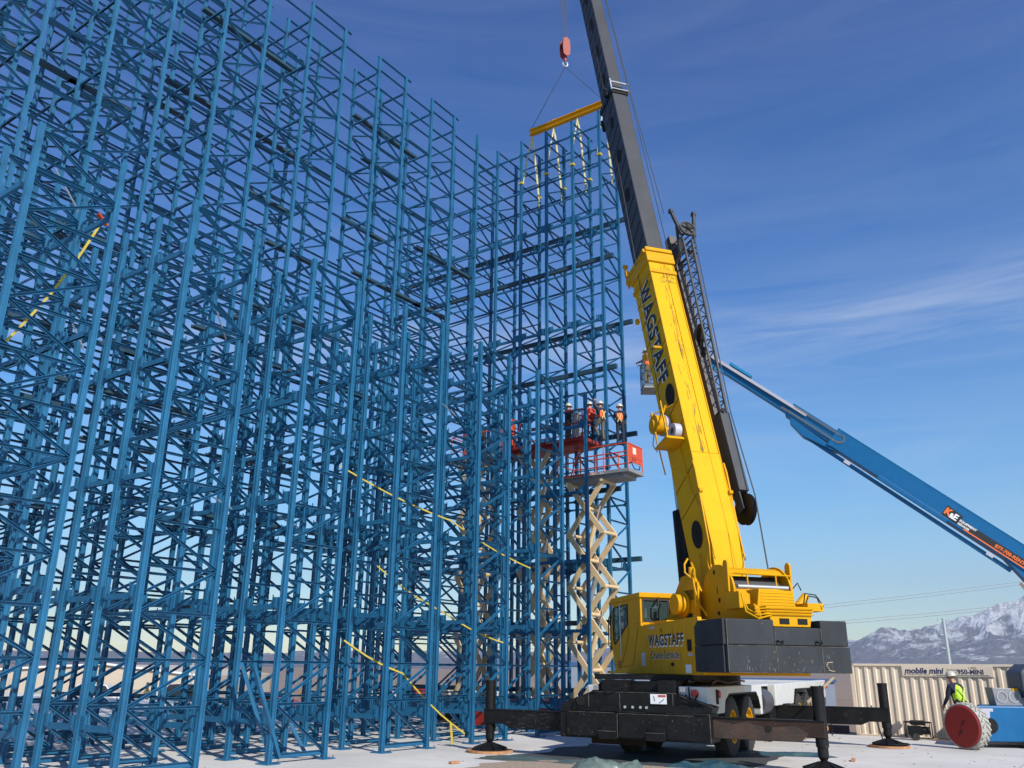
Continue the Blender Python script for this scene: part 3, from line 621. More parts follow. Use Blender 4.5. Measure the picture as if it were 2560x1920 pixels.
for i in range(110):
    x = mk.uniform(-1.85, 1.45); z = mk.uniform(.48, 1.0); ln = mk.uniform(.005, .05); a = mk.uniform(0, 3.14)
    b.bar((x, -4.0385, z), (x + ln * math.cos(a), -4.0385, z + ln * math.sin(a)), .002, mk.uniform(.002, .007), up=(0, 1, 0))
for i in range(70):
    x = mk.uniform(1.6, 3.4); z = mk.uniform(.57, .93); ln = mk.uniform(.02, .16); a = mk.uniform(0, 3.14)
    b.bar((x, -3.7615, z), (x + ln * math.cos(a), -3.7615, z + ln * math.sin(a) * .3), .002, mk.uniform(.002, .006), up=(0, 1, 0))
    x = -x; b.bar((x, -3.7615, z), (x + ln * math.cos(a), -3.7615, z + ln * math.sin(a) * .3), .002, mk.uniform(.002, .006), up=(0, 1, 0))
tag(b.build('paint_chips', mat('chip_grey', (.17, .15, .13), .8, var=.6, scale=9), PC), kind='stuff')
b = CB(); P_ = [(1.5, .56), (3.3, .57), (3.45, .72), (3.2, .86), (2.6, .80), (2.2, .90), (1.9, .84), (1.5, .92)]
b.prism(P_, (0, -3.7605, 0), (1, 0, 0), (0, 0, 1), (0, -.001, 0)); b.build('worn_patch', mat('worn_brown', (.075, .042, .028), .8, c2=(.03, .022, .018), scale=3), PC)
for i, pts in enumerate(([(-1.6, -3.95, 1.2), (-1.5, -4.06, 1.1), (-1.2, -4.06, 1.04), (-1.0, -3.98, 1.06)], [(.8, -3.9, 1.45), (.9, -4.0, 1.32), (1.1, -4.0, 1.28), (1.3, -3.95, 1.2)], [(-.9, -3.95, 1.5), (-.7, -4.0, 1.45), (-.5, -3.98, 1.5), (-.3, -3.8, 1.55)])):
    b = CB(); b.tube(pts, .016, 6); b.build('hydraulic_line', BLK, PC, smooth=True)
for x in (-1.05, .95):
    b = CB(); b.box(x - .05, x + .05, -4.0, -3.94, 1.46, 1.56); b.build('light_bracket', LGREY, PC)
# ---- upper structure (x right, y forward, z up)
b = UB(); b.box(-1.75, 1.15, -3.3, 1.6, 1.80, 1.86); b.box(-1.68, -.9, -3.3, -.62, 1.86, 2.93); b.box(-.9, 1.1, -4.3, 1.5, 1.86, 2.75); b.build('upper_frame', YEL, PC, bevel=.01)
hp = UB(); hp.prism([(-3.62, 1.81), (-.62, 1.81), (-.62, 2.94), (-3.30, 3.02), (-3.30, 2.94), (-3.62, 2.70)], (-1.76, 0, 0), (0, 1, 0), (0, 0, 1), (.07, 0, 0)); house = hp.build('side_panel', YEL, PC, bevel=.008)
ML = TU @ frame((-1.765, -1.02, 2.44), (0, -1, 0), (0, 0, 1))
text('company_name', 'WAGSTAFF', .36, WHITET, house, ML @ Matrix.Translation((-.0, -.01, .0)), sx=.90, offset=.020, extrude=.002, sp=1.12)
text('company_name', 'WAGSTAFF', .36, BLACKT, house, ML @ Matrix.Translation((0.0, .01, .006)), sx=.90, offset=.008, extrude=.002, sp=1.12)
ML = TU @ frame((-1.765, -1.22, 2.15), (0, -1, 0), (0, 0, 1))
text('company_line', 'Crane', .27, WHITET, house, ML @ Matrix.Translation((.54,  -.004, 0)), sx=.84, offset=.008, extrude=.002, sp=1.10, align='RIGHT')
text('company_line', 'Service', .27, WHITET, house, ML @ Matrix.Translation((.63,  -.004, 0)), sx=.84, offset=.008, extrude=.002, sp=1.10)
text('company_line', 'Crane', .27, BLACKT, house, ML @ Matrix.Translation((.54,  0, .006)), sx=.84, offset=.001, extrude=.002, sp=1.10, align='RIGHT')
text('company_line', 'Service', .27, BLACKT, house, ML @ Matrix.Translation((.63,  0, .006)), sx=.84, offset=.001, extrude=.002, sp=1.10)
for y0, y1, z0, z1, mm, nm in ((-3.16, -2.98, 2.3, 2.55, DARK, 'panel_slot'), (-2.3, -2.16, 1.99, 2.06, DARK, 'latch'), (-3.1, -2.85, 1.84, 2.02, mat('sign_white', (0, 0, 0)), 'decal'), (-3.2, -3.0, 2.2, 2.26, SILV, 'decal'), (-1.35, -1.1, 2.84, 2.90, SILV, 'decal'), (-.60, -.80, 1.99, 2.30, SILV, 'decal'), (-1.73, -1.71, 2.74, 2.84, DARK, 'panel_slit')):
    b = UB(); b.box(-1.772, -1.76, y0, y1, z0, z1); b.build(nm, mm, house)
b = UB(); b.prism([(-3.62, 2.70), (-3.30, 2.94), (-3.30, 3.02), (-3.5, 3.02)], (-1.775, 0, 0), (0, 1, 0), (0, 0, 1), (.1, 0, 0)); b.build('corner_wedge', YEL, house)
b = UB(); b.box(-1.7, -.7, -3.4, -.62, 2.935, 2.97); b.box(-1.5, -1.0, -1.5, -.8, 2.97, 3.05); b.build('deck_plate', YEL, PC, bevel=.01)
dr_ = random.Random(8); b = UB()
for i in range(46):
    y = dr_.uniform(-3.2, -.7); z = dr_.uniform(1.95, 2.92); ln = dr_.uniform(.03, .28); b.box(-1.7625, -1.7605, y, y + dr_.uniform(.002, .008), z - ln, z)
tag(b.build('grime_streaks', mat('grime_brown', (.22, .10, .01), .8), house), kind='stuff')
b = UB()
for i in range(60):
    x = dr_.uniform(-1.7, 1.1); z = 1.88 + abs(dr_.gauss(0, .2)); ln = dr_.uniform(.01, .07)
    if z + ln > 2.38: continue
    b.box(x, x + dr_.uniform(.003, .012), -4.6825, -4.68, z, z + ln)
tag(b.build('paint_chips', MATS['chip_grey'], PC), kind='stuff')
# cab
cx0, cx1 = -1.76, -.82
def cz(y): return 3.66 - .04 * (y + .6)
b = UB()
prof = [(-.60, 1.80), (1.05, 1.80), (1.12, 2.15), (1.30, 2.55), (1.24, 3.1), (1.10, 3.62), (-.60, 3.66)]
side_hole = [(.20, 2.62), (.55, 2.95), (.95, 2.95)]
# left wall built round the door window
def wall(x, d):
    b.prism([(-.60, 1.80), (1.05, 1.80), (1.12, 2.15), (1.20, 2.42), (.98, 2.52), (.22, 2.98), (.16, 3.02), (-.60, 3.02)], (x, 0, 0), (0, 1, 0), (0, 0, 1), (d, 0, 0))
    b.prism([(-.60, 3.02), (.16, 3.02), (.16, 3.52), (1.06, 3.48), (1.10, 3.62), (-.60, 3.66)], (x, 0, 0), (0, 1, 0), (0, 0, 1), (d, 0, 0))
    b.prism([(1.20, 2.42), (1.30, 2.55), (1.24, 3.1), (1.10, 3.62), (1.06, 3.48), (1.10, 3.1), (1.06, 2.6), (.98, 2.52)], (x, 0, 0), (0, 1, 0), (0, 0, 1), (d, 0, 0))
wall(cx0, .05); wall(cx1 - .05, .05)
b.box(cx0 + .05, cx1 - .05, 1.0, 1.1, 1.8, 2.3); b.prism([(-.66, 3.64), (1.20, 3.58), (1.28, 3.56), (1.28, 3.62), (1.10, 3.72), (-.66, 3.76)], (cx0 - .04, 0, 0), (0, 1, 0), (0, 0, 1), (cx1 - cx0 + .08, 0, 0))
b.box(cx0 + .05, cx1 - .05, -.60, -.55, 1.8, 3.08); b.box(cx0 + .05, cx1 - .05, -.60, -.55, 3.58, 3.66)
b.box(cx0 + .05, cx0 + .10, -.60, -.55, 3.08, 3.58); b.box(cx1 - .16, cx1 - .05, -.60, -.55, 3.08, 3.58)
cab = b.build('cab', YEL, PC, bevel=.012)
b = UB(); b.box(cx0 + .08, cx1 - .14, -.58, -.565, 3.05, 3.60); b.build('rear_window', GLASS, cab)
b = UB()
for (x0, x1, z0, z1) in ((cx0 + .06, cx1 - .12, 3.04, 3.08), (cx0 + .06, cx1 - .12, 3.57, 3.61), (cx0 + .06, cx0 + .10, 3.08, 3.57), (cx1 - .16, cx1 - .12, 3.08, 3.57), (-1.27, -1.24, 3.08, 3.57)): b.box(x0, x1, -.615, -.60, z0, z1)
b.build('window_seal', SEAL, cab)
b = UB(); b.prism([(.18, 3.0), (.99, 2.53), (1.06, 2.62), (1.10, 3.1), (1.06, 3.48), (.18, 3.52)], (cx0 + .02, 0, 0), (0, 1, 0), (0, 0, 1), (.012, 0, 0)); b.build('door_window', GLASS, cab)
b = UB(); pts = [(.18, 3.0), (.99, 2.53), (1.06, 2.62), (1.10, 3.1), (1.06, 3.46), (.18, 3.50)]
for p, q in zip(pts, pts[1:] + pts[:1]): b.bar((cx0 - .006, p[0], p[1]), (cx0 - .006, q[0], q[1]), .012, .03, up=(1, 0, 0))
b.build('door_window_seal', SEAL, cab)
b = UB(); pts = [(.13, 3.56), (.13, 2.75), (.52, 2.1), (.60, 2.02), (1.08, 2.02)]
for p, q in zip(pts, pts[1:]): b.bar((cx0 - .003, p[0], p[1]), (cx0 - .003, q[0], q[1]), .012, .012, up=(1, 0, 0))
for p, q in (((-.45, 2.9), (-.1, 2.0)), ((-.1, 2.0), (.55, 1.97))): b.bar((cx0 - .003, *p), (cx0 - .003, *q), .012, .012, up=(1, 0, 0))
b.build('door_seam', mat('seam_brown', (0.20, 0.09, 0.01), .7), cab)
b = UB(); b.tube([(cx0 - .04, .55, 2.2), (cx0 - .05, .55, 3.5), (cx0 - .03, .50, 3.56)], .014, 6); b.build('grab_rail', mat('rail_grey', (.5, .5, .5), .4), cab)
b = UB(); b.tube([(cx0 + .1, 1.22, 2.35), (cx0 - .02, 1.38, 2.5), (cx0 - .02, 1.36, 3.2), (cx0 + .05, 1.28, 3.4)], .016, 6); b.build('mirror_bracket', BLK, cab)
b = UB(); b.box(cx0 + .0, cx0 + .05, 1.24, 1.32, 2.45, 3.3); b.build('front_mirror', BLK, cab)
b = UB(); b.box(cx0 - .008, cx0 + .0, .62, .82, 1.93, 2.12); b.build('vent', mat('vent_orange', (.3, .12, .01), .6), cab)
b = UB(); b.box(cx0 + .12, cx1 - .1, 1.02, 1.05, 2.4, 3.5); b.build('windscreen', GLASS, cab)
b = UB(); b.box(-1.5, -1.1, -.35, .15, 2.1, 2.35); b.box(-1.5, -1.1, -.38, -.25, 2.35, 3.15); b.box(-1.42, -1.18, -.36, -.28, 3.15, 3.4); b.build('operator_seat', DENIM, cab)
b = UB(); b.box(-1.62, -1.5, .6, .9, 2.3, 2.9); b.box(-1.1, -1.0, .5, .9, 2.3, 2.75); b.build('control_console', LGREY, cab)
b = UB(); b.box(cx0 - .0, cx1, -.64, -.60, 1.82, 2.95); b.build('cab_corner_post', YEL, cab)
# counterweight
def cwt(z0, z1, name):
    b = UB(); o_ = [(-1.77, -4.68), (1.19, -4.68), (1.55, -4.2), (1.55, -3.5), (-2.0, -3.5), (-2.02, -3.9)]
    b.prism([(-1.77, -4.68), (1.20, -4.68), (1.32, -4.5), (1.32, -3.6), (-1.82, -3.55), (-1.82, -4.5)], (0, 0, z0), (1, 0, 0), (0, 1, 0), (0, 0, z1 - z0)); return b.build(name, GREYC, PC, bevel=.02)
cwl = cwt(1.86, 2.40, 'counterweight_slab')
b = UB()
for x0, x1, zt in ((-1.77, -.62, 2.93), (-.62, .52, 2.78), (.52, 1.20, 2.94)):
    b.box(x0 + .004, x1 - .004, -4.66, -3.7, 2.412, zt)
b.build('counterweight_slab', GREYC, PC, bevel=.02)
b = UB(); b.prism([(-4.64, 2.412), (-3.62, 2.412), (-3.45, 2.412), (-3.45, 2.80), (-3.62, 2.93), (-4.64, 2.93)], (-1.84, 0, 0), (0, 1, 0), (0, 0, 1), (.07, 0, 0)); b.prism([(-4.64, 1.87), (-3.45, 1.87), (-3.45, 2.40), (-4.64, 2.40)], (-1.85, 0, 0), (0, 1, 0), (0, 0, 1), (.03, 0, 0)); b.build('counterweight_cheek', GREYC, PC, bevel=.01)
for x, z0, z1 in ((-.62, 1.88, 2.39), (.50, 1.88, 2.39), (-.62, 2.42, 2.77), (.52, 2.42, 2.77), (-1.765, 1.88, 2.92)):
    b = UB(); b.box(x - .006, x + .006, -4.688 if z0 < 2 else -4.668, -4.66, z0, z1); b.build('weld_seam', EDGE, PC)
b = UB(); b.box(-1.76, 1.18, -4.686, -4.66, 2.392, 2.402); b.box(-1.75, 1.18, -4.684, -4.66, 1.862, 1.87); b.build('weld_seam', EDGE, PC)
b = UB(); b.tube([(.62, -4.69, 1.95), (.56, -4.69, 2.02), (.60, -4.69, 2.08), (.72, -4.69, 2.09)], .012, 5); b.tube([(.6, -4.69, 1.93), (.75, -4.69, 1.90)], .012, 5); b.build('chalk_mark', mat('scrape_tan', (.35, .27, .18), .8), PC)
for x in (-.53, .42):
    b = UB(); b.tube([(x - .05, -4.68, 2.5), (x - .04, -4.74, 2.48), (x + .05, -4.74, 2.46), (x + .08, -4.68, 2.5)], .02, 8); b.build('lifting_pin', BLK, PC)
# rear deck machinery: bumper box, winches
b = UB(); b.prism([(-.76, 2.82), (-.66, 2.82), (-.76, 3.20), (-.90, 3.28)], (0, -4.4, 0), (1, 0, 0), (0, 0, 1), (0, .9, 0))
b.prism([(-.55, 2.80), (.36, 2.80), (.44, 3.16), (.44, 3.22), (-.70, 3.22), (-.70, 3.14)], (0, -4.55, 0), (1, 0, 0), (0, 0, 1), (0, .35, 0)); o = b.build('rear_bumper', YEL, PC, bevel=.008)
for x in (-.40, .05):
    b = UB(); b.box(x, x + .24, -4.56, -4.545, 2.85, 2.97); b.build('bumper_opening', DARK, o)
b = UB()
for z in (3.06, 3.12, 3.18): b.tube([(-.95, -4.5, z - .03), (-.6, -4.6, z), (.42, -4.6, z), (.5, -4.5, z)], .014, 6)
b.tube([(-1.05, -4.2, 3.45), (-1.1, -4.4, 3.1), (-.9, -4.55, 2.95), (-.6, -4.58, 3.03)], .02, 6); b.tube([(-1.0, -4.1, 3.5), (-1.02, -4.35, 3.15), (-.85, -4.52, 3.02), (-.6, -4.58, 3.1)], .018, 6)
b.build('hydraulic_pipe', YEL, PC, smooth=True)
b = UB(); b.prism([(-.62, 3.22), (.36, 3.22), (.30, 3.58), (-.12, 3.62), (-.55, 3.62)], (0, -4.1, 0), (1, 0, 0), (0, 0, 1), (0, .5, 0)); o = b.build('winch_guard', YEL, PC, bevel=.008)
for i in range(5):
    b = UB(); b.box(-.52, .32, -4.112, -4.1, 3.27 + i * .065, 3.285 + i * .065); b.build('guard_rib', YELR, o)
b = UB(); b.prism([(-1.0, 3.2), (-.72, 3.2), (-.72, 3.5), (-.86, 3.58), (-1.0, 3.56)], (0, -4.0, 0), (1, 0, 0), (0, 0, 1), (0, .6, 0)); b.build('valve_box', YEL, PC, bevel=.01)
# turret plates
arcp = [(-3.45, 2.9)] + [(-2.75 + .72 * math.cos(t), 3.55 + .72 * math.sin(t)) for t in [R(x) for x in range(180, -1, -15)]] + [(-1.6, 3.3), (-.3, 2.9)]
for x in (-.78, .72):
    b = UB(); b.prism(arcp, (x, 0, 0), (0, 1, 0), (0, 0, 1), (.05, 0, 0)); o = b.build('turret_plate', YEL, PC, bevel=.006)
    if x < 0:
        for (y0, y1, z0, z1) in ((-2.68, -2.6, 4.05, 4.15), (-2.75, -2.72, 3.6, 3.75), (-2.85, -2.77, 3.4, 3.5), (-2.8, -2.7, 3.12, 3.2)):
            b = UB(); b.box(x - .006, x, y0, y1, z0, z1); b.build('plate_slot', DARK, o)
for x in (-.78, .72):
    b = UB(); b.prism([(-1.9, 2.9), (.9, 2.9), (-.2, 3.4), (-.9, 4.15), (-1.5, 4.2), (-1.9, 3.7)], (x + .05, 0, 0), (0, 1, 0), (0, 0, 1), (.05, 0, 0)); b.build('boom_bracket', YEL, PC, bevel=.006)
b = UB(); b.cyl((-.7, -2.75, 3.62), (.7, -2.75, 3.62), .40, n=28); b.build('winch_drum', WIRE, PC, smooth=True)
b = UB(); pr = [(-2.75 + .66 * math.cos(t), 3.55 + .66 * math.sin(t)) for t in [R(x) for x in range(60, 136, 15)]]
for (y0, z0), (y1, z1) in zip(pr, pr[1:]): b.bar((.0, y0, z0), (.0, y1, z1), 1.44, .02, up=(0, 0, 1))
b.box(-.72, .72, -3.46, -3.43, 3.22, 3.66); b.build('drum_hood', YEL, PC)
b = UB(); b.tube([(-.72, -3.45, 4.02), (.78, -3.42, 4.0)], .018, 6); b.tube([(-.4, -3.44, 4.0), (-.4, -3.44, 3.66)], .02, 6); b.tube([(.35, -3.44, 4.0), (.35, -3.44, 3.66)], .02, 6); b.build('drum_bar', YEL, PC)
b = UB(); b.cyl((-.66, -3.42, 3.72), (.66, -3.42, 3.72), .05, n=12); b.build('guide_roller', GALV, PC, smooth=True)
for x in (-.85, .80):
    b = UB(); b.prism([(-3.35, 3.6), (-3.15, 3.6), (-3.15, 4.25), (-3.2, 4.32), (-3.3, 4.32), (-3.35, 4.25)], (x, 0, 0), (0, 1, 0), (0, 0, 1), (.05, 0, 0)); b.build('lifting_ear', YEL, PC, bevel=.01)
b = UB(); b.cyl((-1.30, -1.55, 3.42), (-.85, -1.55, 3.42), .24, n=24); b.cyl((-1.06, -1.55, 3.42), (-1.02, -1.55, 3.42), .30, n=24); b.cyl((-.86, -1.55, 3.42), (-.82, -1.55, 3.42), .36, n=24); b.build('hose_reel', YEL, PC, smooth=True)
b = UB(); b.prism([(-.3, 2.95), (-2.2, 2.95), (-2.2, 3.9), (-1.9, 4.05)], (-1.0, 0, 0), (0, 1, 0), (0, 0, 1), (.06, 0, 0)); b.build('side_gusset', YEL, PC, bevel=.008)
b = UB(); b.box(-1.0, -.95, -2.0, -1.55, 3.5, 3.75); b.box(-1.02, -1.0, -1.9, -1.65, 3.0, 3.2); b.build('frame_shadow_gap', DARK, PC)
for pts in ([(-1.0, -1.8, 4.5), (-1.15, -1.9, 4.35), (-1.15, -1.9, 4.15), (-1.02, -2.0, 4.0)], [(-1.0, -2.0, 4.1), (-1.08, -2.2, 3.8), (-1.05, -2.3, 3.4), (-1.0, -2.6, 3.1)], [(-.9, -1.8, 4.4), (-1.0, -2.1, 4.2), (-1.0, -2.1, 3.3)], [(-1.0, -2.9, 3.1), (-1.05, -2.95, 2.95), (-.95, -3.4, 2.9)]):
    b = UB(); b.tube(pts, .025, 6); b.build('hydraulic_hose', YEL, PC, smooth=True)
b = UB(); b.cyl((-1.0, -1.95, 4.02), (-1.0, -1.95, 4.28), .07, n=12); b.build('valve', YEL, PC)
for pts in ([(.85, -3.3, 3.7), (.95, -3.4, 3.85), (1.1, -3.3, 3.7)], [(.75, -3.9, 3.3), (.7, -4.1, 3.5), (.8, -4.3, 3.45), (.85, -4.4, 3.25)], [(.7, -3.9, 3.3), (.62, -4.1, 3.55), (.72, -4.35, 3.5), (.8, -4.4, 3.2)]):
    b = UB(); b.tube(pts, .015, 6); b.build('loose_hose', BLK, PC)
b = UB(); b.box(.45, .85, -4.4, -3.8, 3.15, 3.32); b.cyl((.75, -3.6, 3.3), (1.0, -3.6, 3.55), .09); b.build('motor', YEL, PC)
# lift cylinder
def Bp(l, r, n): return PIV + Rb * r + Db * l + Nb * n - S0
b = MB(); b.cyl(Bp(-1.2, -.12, -1.75), Bp(2.6, -.12, -.98), .27, n=28); b.build('lift_cylinder', BLK, PC, smooth=True)
b = MB(); b.cyl(Bp(2.6, -.12, -.98), Bp(5.0, -.12, -.6), .16, n=20); b.build('lift_rod', CHROME, PC, smooth=True)
# ---- boom
def boombox(l0, l1, w, h, th, name, m, bev=.03, shift=0.0):
    b = MB(); P = [(-w / 2, -h / 2), (w / 2, -h / 2), (w / 2, h / 2), (-w / 2, h / 2)]
    b.prism(P, PIV - S0 + Db * l0 + Nb * shift, Rb, Nb, Db * (l1 - l0)); return b.build(name, m, PC, bevel=bev)
base = boombox(3.6, 10.9, .86, 1.22, 0, 'boom_base_section', YELR)
b = MB(); b.prism([(-.6, -.15), (.3, -.62), (3.6, -.62), (3.6, .62), (1.3, .62), (.2, .5), (-.5, .35)], PIV - S0 - Rb * .43, Db, Nb, Rb * .86); b.build('boom_root', YELR, base, bevel=.02)
for r in (-.49, .45):
    b = MB(); b.prism([(-.5, .2), (.9, .56), (3.0, .69), (3.3, .66), (3.0, .58), (.9, .42), (-.5, -.1)], PIV - S0 + Rb * r, Db, Nb, Rb * .04); b.build('boom_cheek', YEL, base)
for (l0, l1, w, h) in ((10.55, 10.95, .98, 1.36), (10.1, 10.25, .95, 1.32), (11.0, 11.15, .95, 1.36)):
    boombox(l0, l1, w, h, 0, 'boom_collar', YEL, .02)
b = MB()
for l in (4.3, 5.0, 6.3, 7.1, 7.9, 8.7, 9.5, 2.9, 2.1):
    b.bar(Bp(l, -.437, -.6), Bp(l + .35, -.437, .58), .012, .02, up=tuple(Rb))
b.build('boom_seam', mat('seam_brown', (0, 0, 0)), base)
b = MB(); b.bar(Bp(.5, -.43, .615), Bp(10.5, -.43, .615), .03, .03, up=tuple(Nb)); b.bar(Bp(.5, .43, .615), Bp(10.5, .43, .615), .03, .03, up=tuple(Nb)); b.bar(Bp(.3, .12, .625), Bp(11.0, .12, .625), .014, .012, up=tuple(Nb)); b.build('boom_edge_bead', YEL, base)
for l, n_, ra, rb_ in ((1.42, .04, .38, .27), (5.72, .20, .36, .26)):
    b = MB(); P = [(ra * math.cos(t), rb_ * math.sin(t)) for t in [2 * math.pi * i / 28 for i in range(28)]]
    b.prism(P, Bp(l, -.446, n_), Db, Nb, Rb * .01); b.build('boom_hole', DARK, base)
    b = MB(); P2 = [(ra * 1.08 * math.cos(t), rb_ * 1.09 * math.sin(t)) for t in [2 * math.pi * i / 28 for i in range(28)]]
    b.prism(P2, Bp(l, -.440, n_), Db, Nb, Rb * .004); b.build('hole_rim', YEL, base)
MT = frame(Bp(10.02, -.442, -.24), -Db, Nb)
text('company_name', 'WAGSTAFF', .80, WHITET, base, MT @ Matrix.Translation((-.0, -.02, .0)), sx=.83, offset=.045, extrude=.003, sp=1.14)
text('company_name', 'WAGSTAFF', .80, BLACKT, base, MT @ Matrix.Translation((.02, .02, .008)), sx=.83, offset=.022, extrude=.003, sp=1.14)
sr_ = random.Random(5); b = MB()
for i in range(110):
    l = sr_.uniform(1.6, 10.3); r_ = -.02 + .16 * sr_.gauss(0, .45) + .10 * (l - 6) / 10; ln = sr_.uniform(.05, .5); dr = sr_.uniform(-.04, .04)
    b.bar(Bp(l, r_, .6145), Bp(l + ln, r_ + dr, .6145), sr_.uniform(.003, .012), .004, up=tuple(Nb))
o = b.build('paint_scratches', mat('bare_scratch', (.12, .08, .03), .7), base); tag(o, kind='stuff')
b = MB()
for i in range(40):
    l = sr_.uniform(9.7, 10.3); r_ = sr_.uniform(-.1, .34); a = sr_.uniform(0, 6.28); ln = sr_.uniform(.04, .2)
    b.bar(Bp(l, r_, .6155), Bp(l + ln * math.cos(a), r_ + ln * math.sin(a), .6155), sr_.uniform(.004, .012), .004, up=tuple(Nb))
o = b.build('paint_scratches', MATS['bare_scratch'], base); tag(o, kind='stuff')
# fittings of the yellow section
for l, n_, dl in ((11.0, -.72, .25), (10.7, -.74, .2), (9.0, -.66, .16), (7.6, -.66, .16), (10.9, .3, .1), (10.95, .55, .12)):
    b = MB(); b.bar(Bp(l, -.5, n_), Bp(l + dl, -.5, n_), .10, .12, up=tuple(Nb)); b.build('boom_lug', YEL, base)
b = MB(); b.tube([Bp(11.6, -.45, -.85), Bp(11.0, -.47, -.8), Bp(10.6, -.47, -.78)], .04, 8); b.cyl(Bp(11.6, -.5, -.85), Bp(11.6, -.35, -.85), .07); b.build('rope_guide', YEL, base)
for l in (10.3, 9.9, 9.4, 9.0):
    b = MB(); b.bar(Bp(l, .46, .5), Bp(l + .2, .46, .5), .06, .10, up=tuple(Nb)); b.build('side_clip', YEL, base)
b = MB(); b.cyl(Bp(7.3, -.75, .35), Bp(7.3, -.43, .35), .04); b.build('side_pin', YEL, base)
b = MB(); b.tube([Bp(4.2, -.47, .15), Bp(3.5, -.47, .2), Bp(2.9, -.47, .25), Bp(2.5, -.47, .3), Bp(2.1, -.47, .45)], .014, 6); b.tube([Bp(1.0, -.47, .5), Bp(.5, -.5, .35), Bp(.1, -.52, .4), Bp(-.3, -.6, .2)], .02, 6); b.tube([Bp(.9, -.47, .0), Bp(.4, -.5, -.05), Bp(.0, -.52, -.1)], .02, 6); b.build('boom_hose', YEL, base)
b = MB(); b.cyl(Bp(3.05, -.52, .25), Bp(3.05, -.44, .25), .04); b.cyl(Bp(2.4, -.5, .66), Bp(2.4, -.4, .66), .06); b.cyl(Bp(2.4, .4, .66), Bp(2.4, .5, .66), .06); b.build('hose_clip', YEL, base)
# hose reels hung on the boom side
rl = MB(); rl.prism([(0, 0), (.1, -.35), (.1, .45), (0, .5)], Bp(4.05, -.45, 0), Db, Nb, -Rb * .55); rl.bar(Bp(4.1, -.9, .35), Bp(5.35, -.9, .35), .03, .05); rl.bar(Bp(4.1, -.9, -.25), Bp(5.35, -.9, -.25), .03, .05); rl.bar(Bp(5.3, -.9, -.4), Bp(5.3, -.45, .4), .03, .03); rl.bar(Bp(4.7, -.95, .1), Bp(5.4, -.6, .1), .04, .04)
rl.tube([Bp(3.6, -.55, -.75), Bp(4.2, -.6, -.72), Bp(5.1, -.62, -.70)], .02, 6); rl.tube([Bp(5.0, -.62, -.8), Bp(4.7, -.62, -1.0), Bp(4.4, -.6, -.85)], .015, 6); reel = rl.build('reel_frame', YEL, base)
b = MB(); b.cyl(Bp(4.95, -.9, -.28), Bp(4.95, -.5, -.28), .28, n=28); b.cyl(Bp(4.95, -.96, -.28), Bp(4.95, -.9, -.28), .14, n=18); b.build('hose_reel', YEL, base, smooth=True)
b = MB(); b.cyl(Bp(4.95, -.62, -.28), Bp(4.95, -.50, -.28), .31, n=28); b.build('hose_coil', SILV, base, smooth=True)
b = MB(); b.lathe([(.10, -.1), (.22, -.1), (.22, .1), (.10, .1)], Bp(4.4, -.6, .32), Rb, 26); b.build('hose_coil', SILV, base, smooth=True)
b = MB(); b.cyl(Bp(4.15, -.66, .02), Bp(4.65, -.66, .02), .09); b.build('reel_motor', YEL, base, smooth=True)
# grey telescoped sections
mid = boombox(10.9, 19.3, .60, 1.06, 0, 'boom_middle_section', GREYB)
boombox(19.2, 19.45, .68, 1.16, 0, 'boom_collar', BLK, .01)
b = MB()
for n_ in (.62, ): b.tube([Bp(19.75, -.36, n_), Bp(19.75, .40, n_)], .04, 8); b.tube([Bp(19.35, -.36, n_), Bp(19.35, .40, n_)], .03, 8)
b.bar(Bp(19.3, .36, .6), Bp(19.8, .36, .62), .04, .05); b.bar(Bp(19.3, -.34, .6), Bp(19.9, -.34, .62), .04, .05); b.build('rope_roller', GALV, mid)
b = MB(); b.bar(Bp(19.3, -.38, .2), Bp(19.8, -.38, .2), .12, .10); b.bar(Bp(18.3, -.3, -.58), Bp(18.9, -.3, -.6), .1, .08); b.build('collar_lug', BLK, mid)
top = boombox(19.45, LTIP, .50, .92, 0, 'boom_outer_section', GREYB)
b = MB()
l = 11.4
while l < 19: b.bar(Bp(l, -.304, -.5), Bp(l + .55, -.304, .48), .012, .02, up=tuple(Rb)); l += .62
l = 19.8
while l < 37: b.bar(Bp(l, -.254, -.43), Bp(l + .5, -.254, .42), .012, .02, up=tuple(Rb)); l += .62
b.build('boom_stiffener', BLK, mid)
for l in (14.2, 16.2, 18.0): 
    b = MB(); b.prism([(.30 * math.cos(t), .17 * math.sin(t)) for t in [2 * math.pi * i / 24 for i in range(24)]], Bp(l, -.315, .05), Db, Nb, Rb * .006); b.build('boom_hole', DARK, mid)
l = 20.6
while l < 36:
    b = MB(); b.prism([(.33 * math.cos(t), .17 * math.sin(t)) for t in [2 * math.pi * i / 24 for i in range(24)]], Bp(l, -.264, .05), Db, Nb, Rb * .006); b.build('boom_hole', DARK, top); l += 1.85
b = MB(); b.bar(Bp(LTIP - .9, 0, -.35), Bp(LTIP + .1, 0, -.55), .6, .9); b.cyl(Bp(LTIP, -.3, -.75), Bp(LTIP, .3, -.75), .26); b.build('boom_head', BLK, top)
b = MB(); b.tube([Bp(-.2, .1, 1.6), Bp(2.2, .75, .7)] if False else [Bp(11.1, .36, .66), Bp(19.7, .34, .68), Bp(LTIP, .2, .6)], .016, 5); b.tube([Bp(13.0, .62, .55), Bp(19.7, .40, .64), Bp(LTIP, .3, .55)], .014, 5); b.tube([Bp(4.9, -.56, -.25), Bp(11.2, -.47, -.06), Bp(19.4, -.33, .05), Bp(LTIP, -.27, .0)], .012, 5); b.build('boom_rope', WIRE, base)
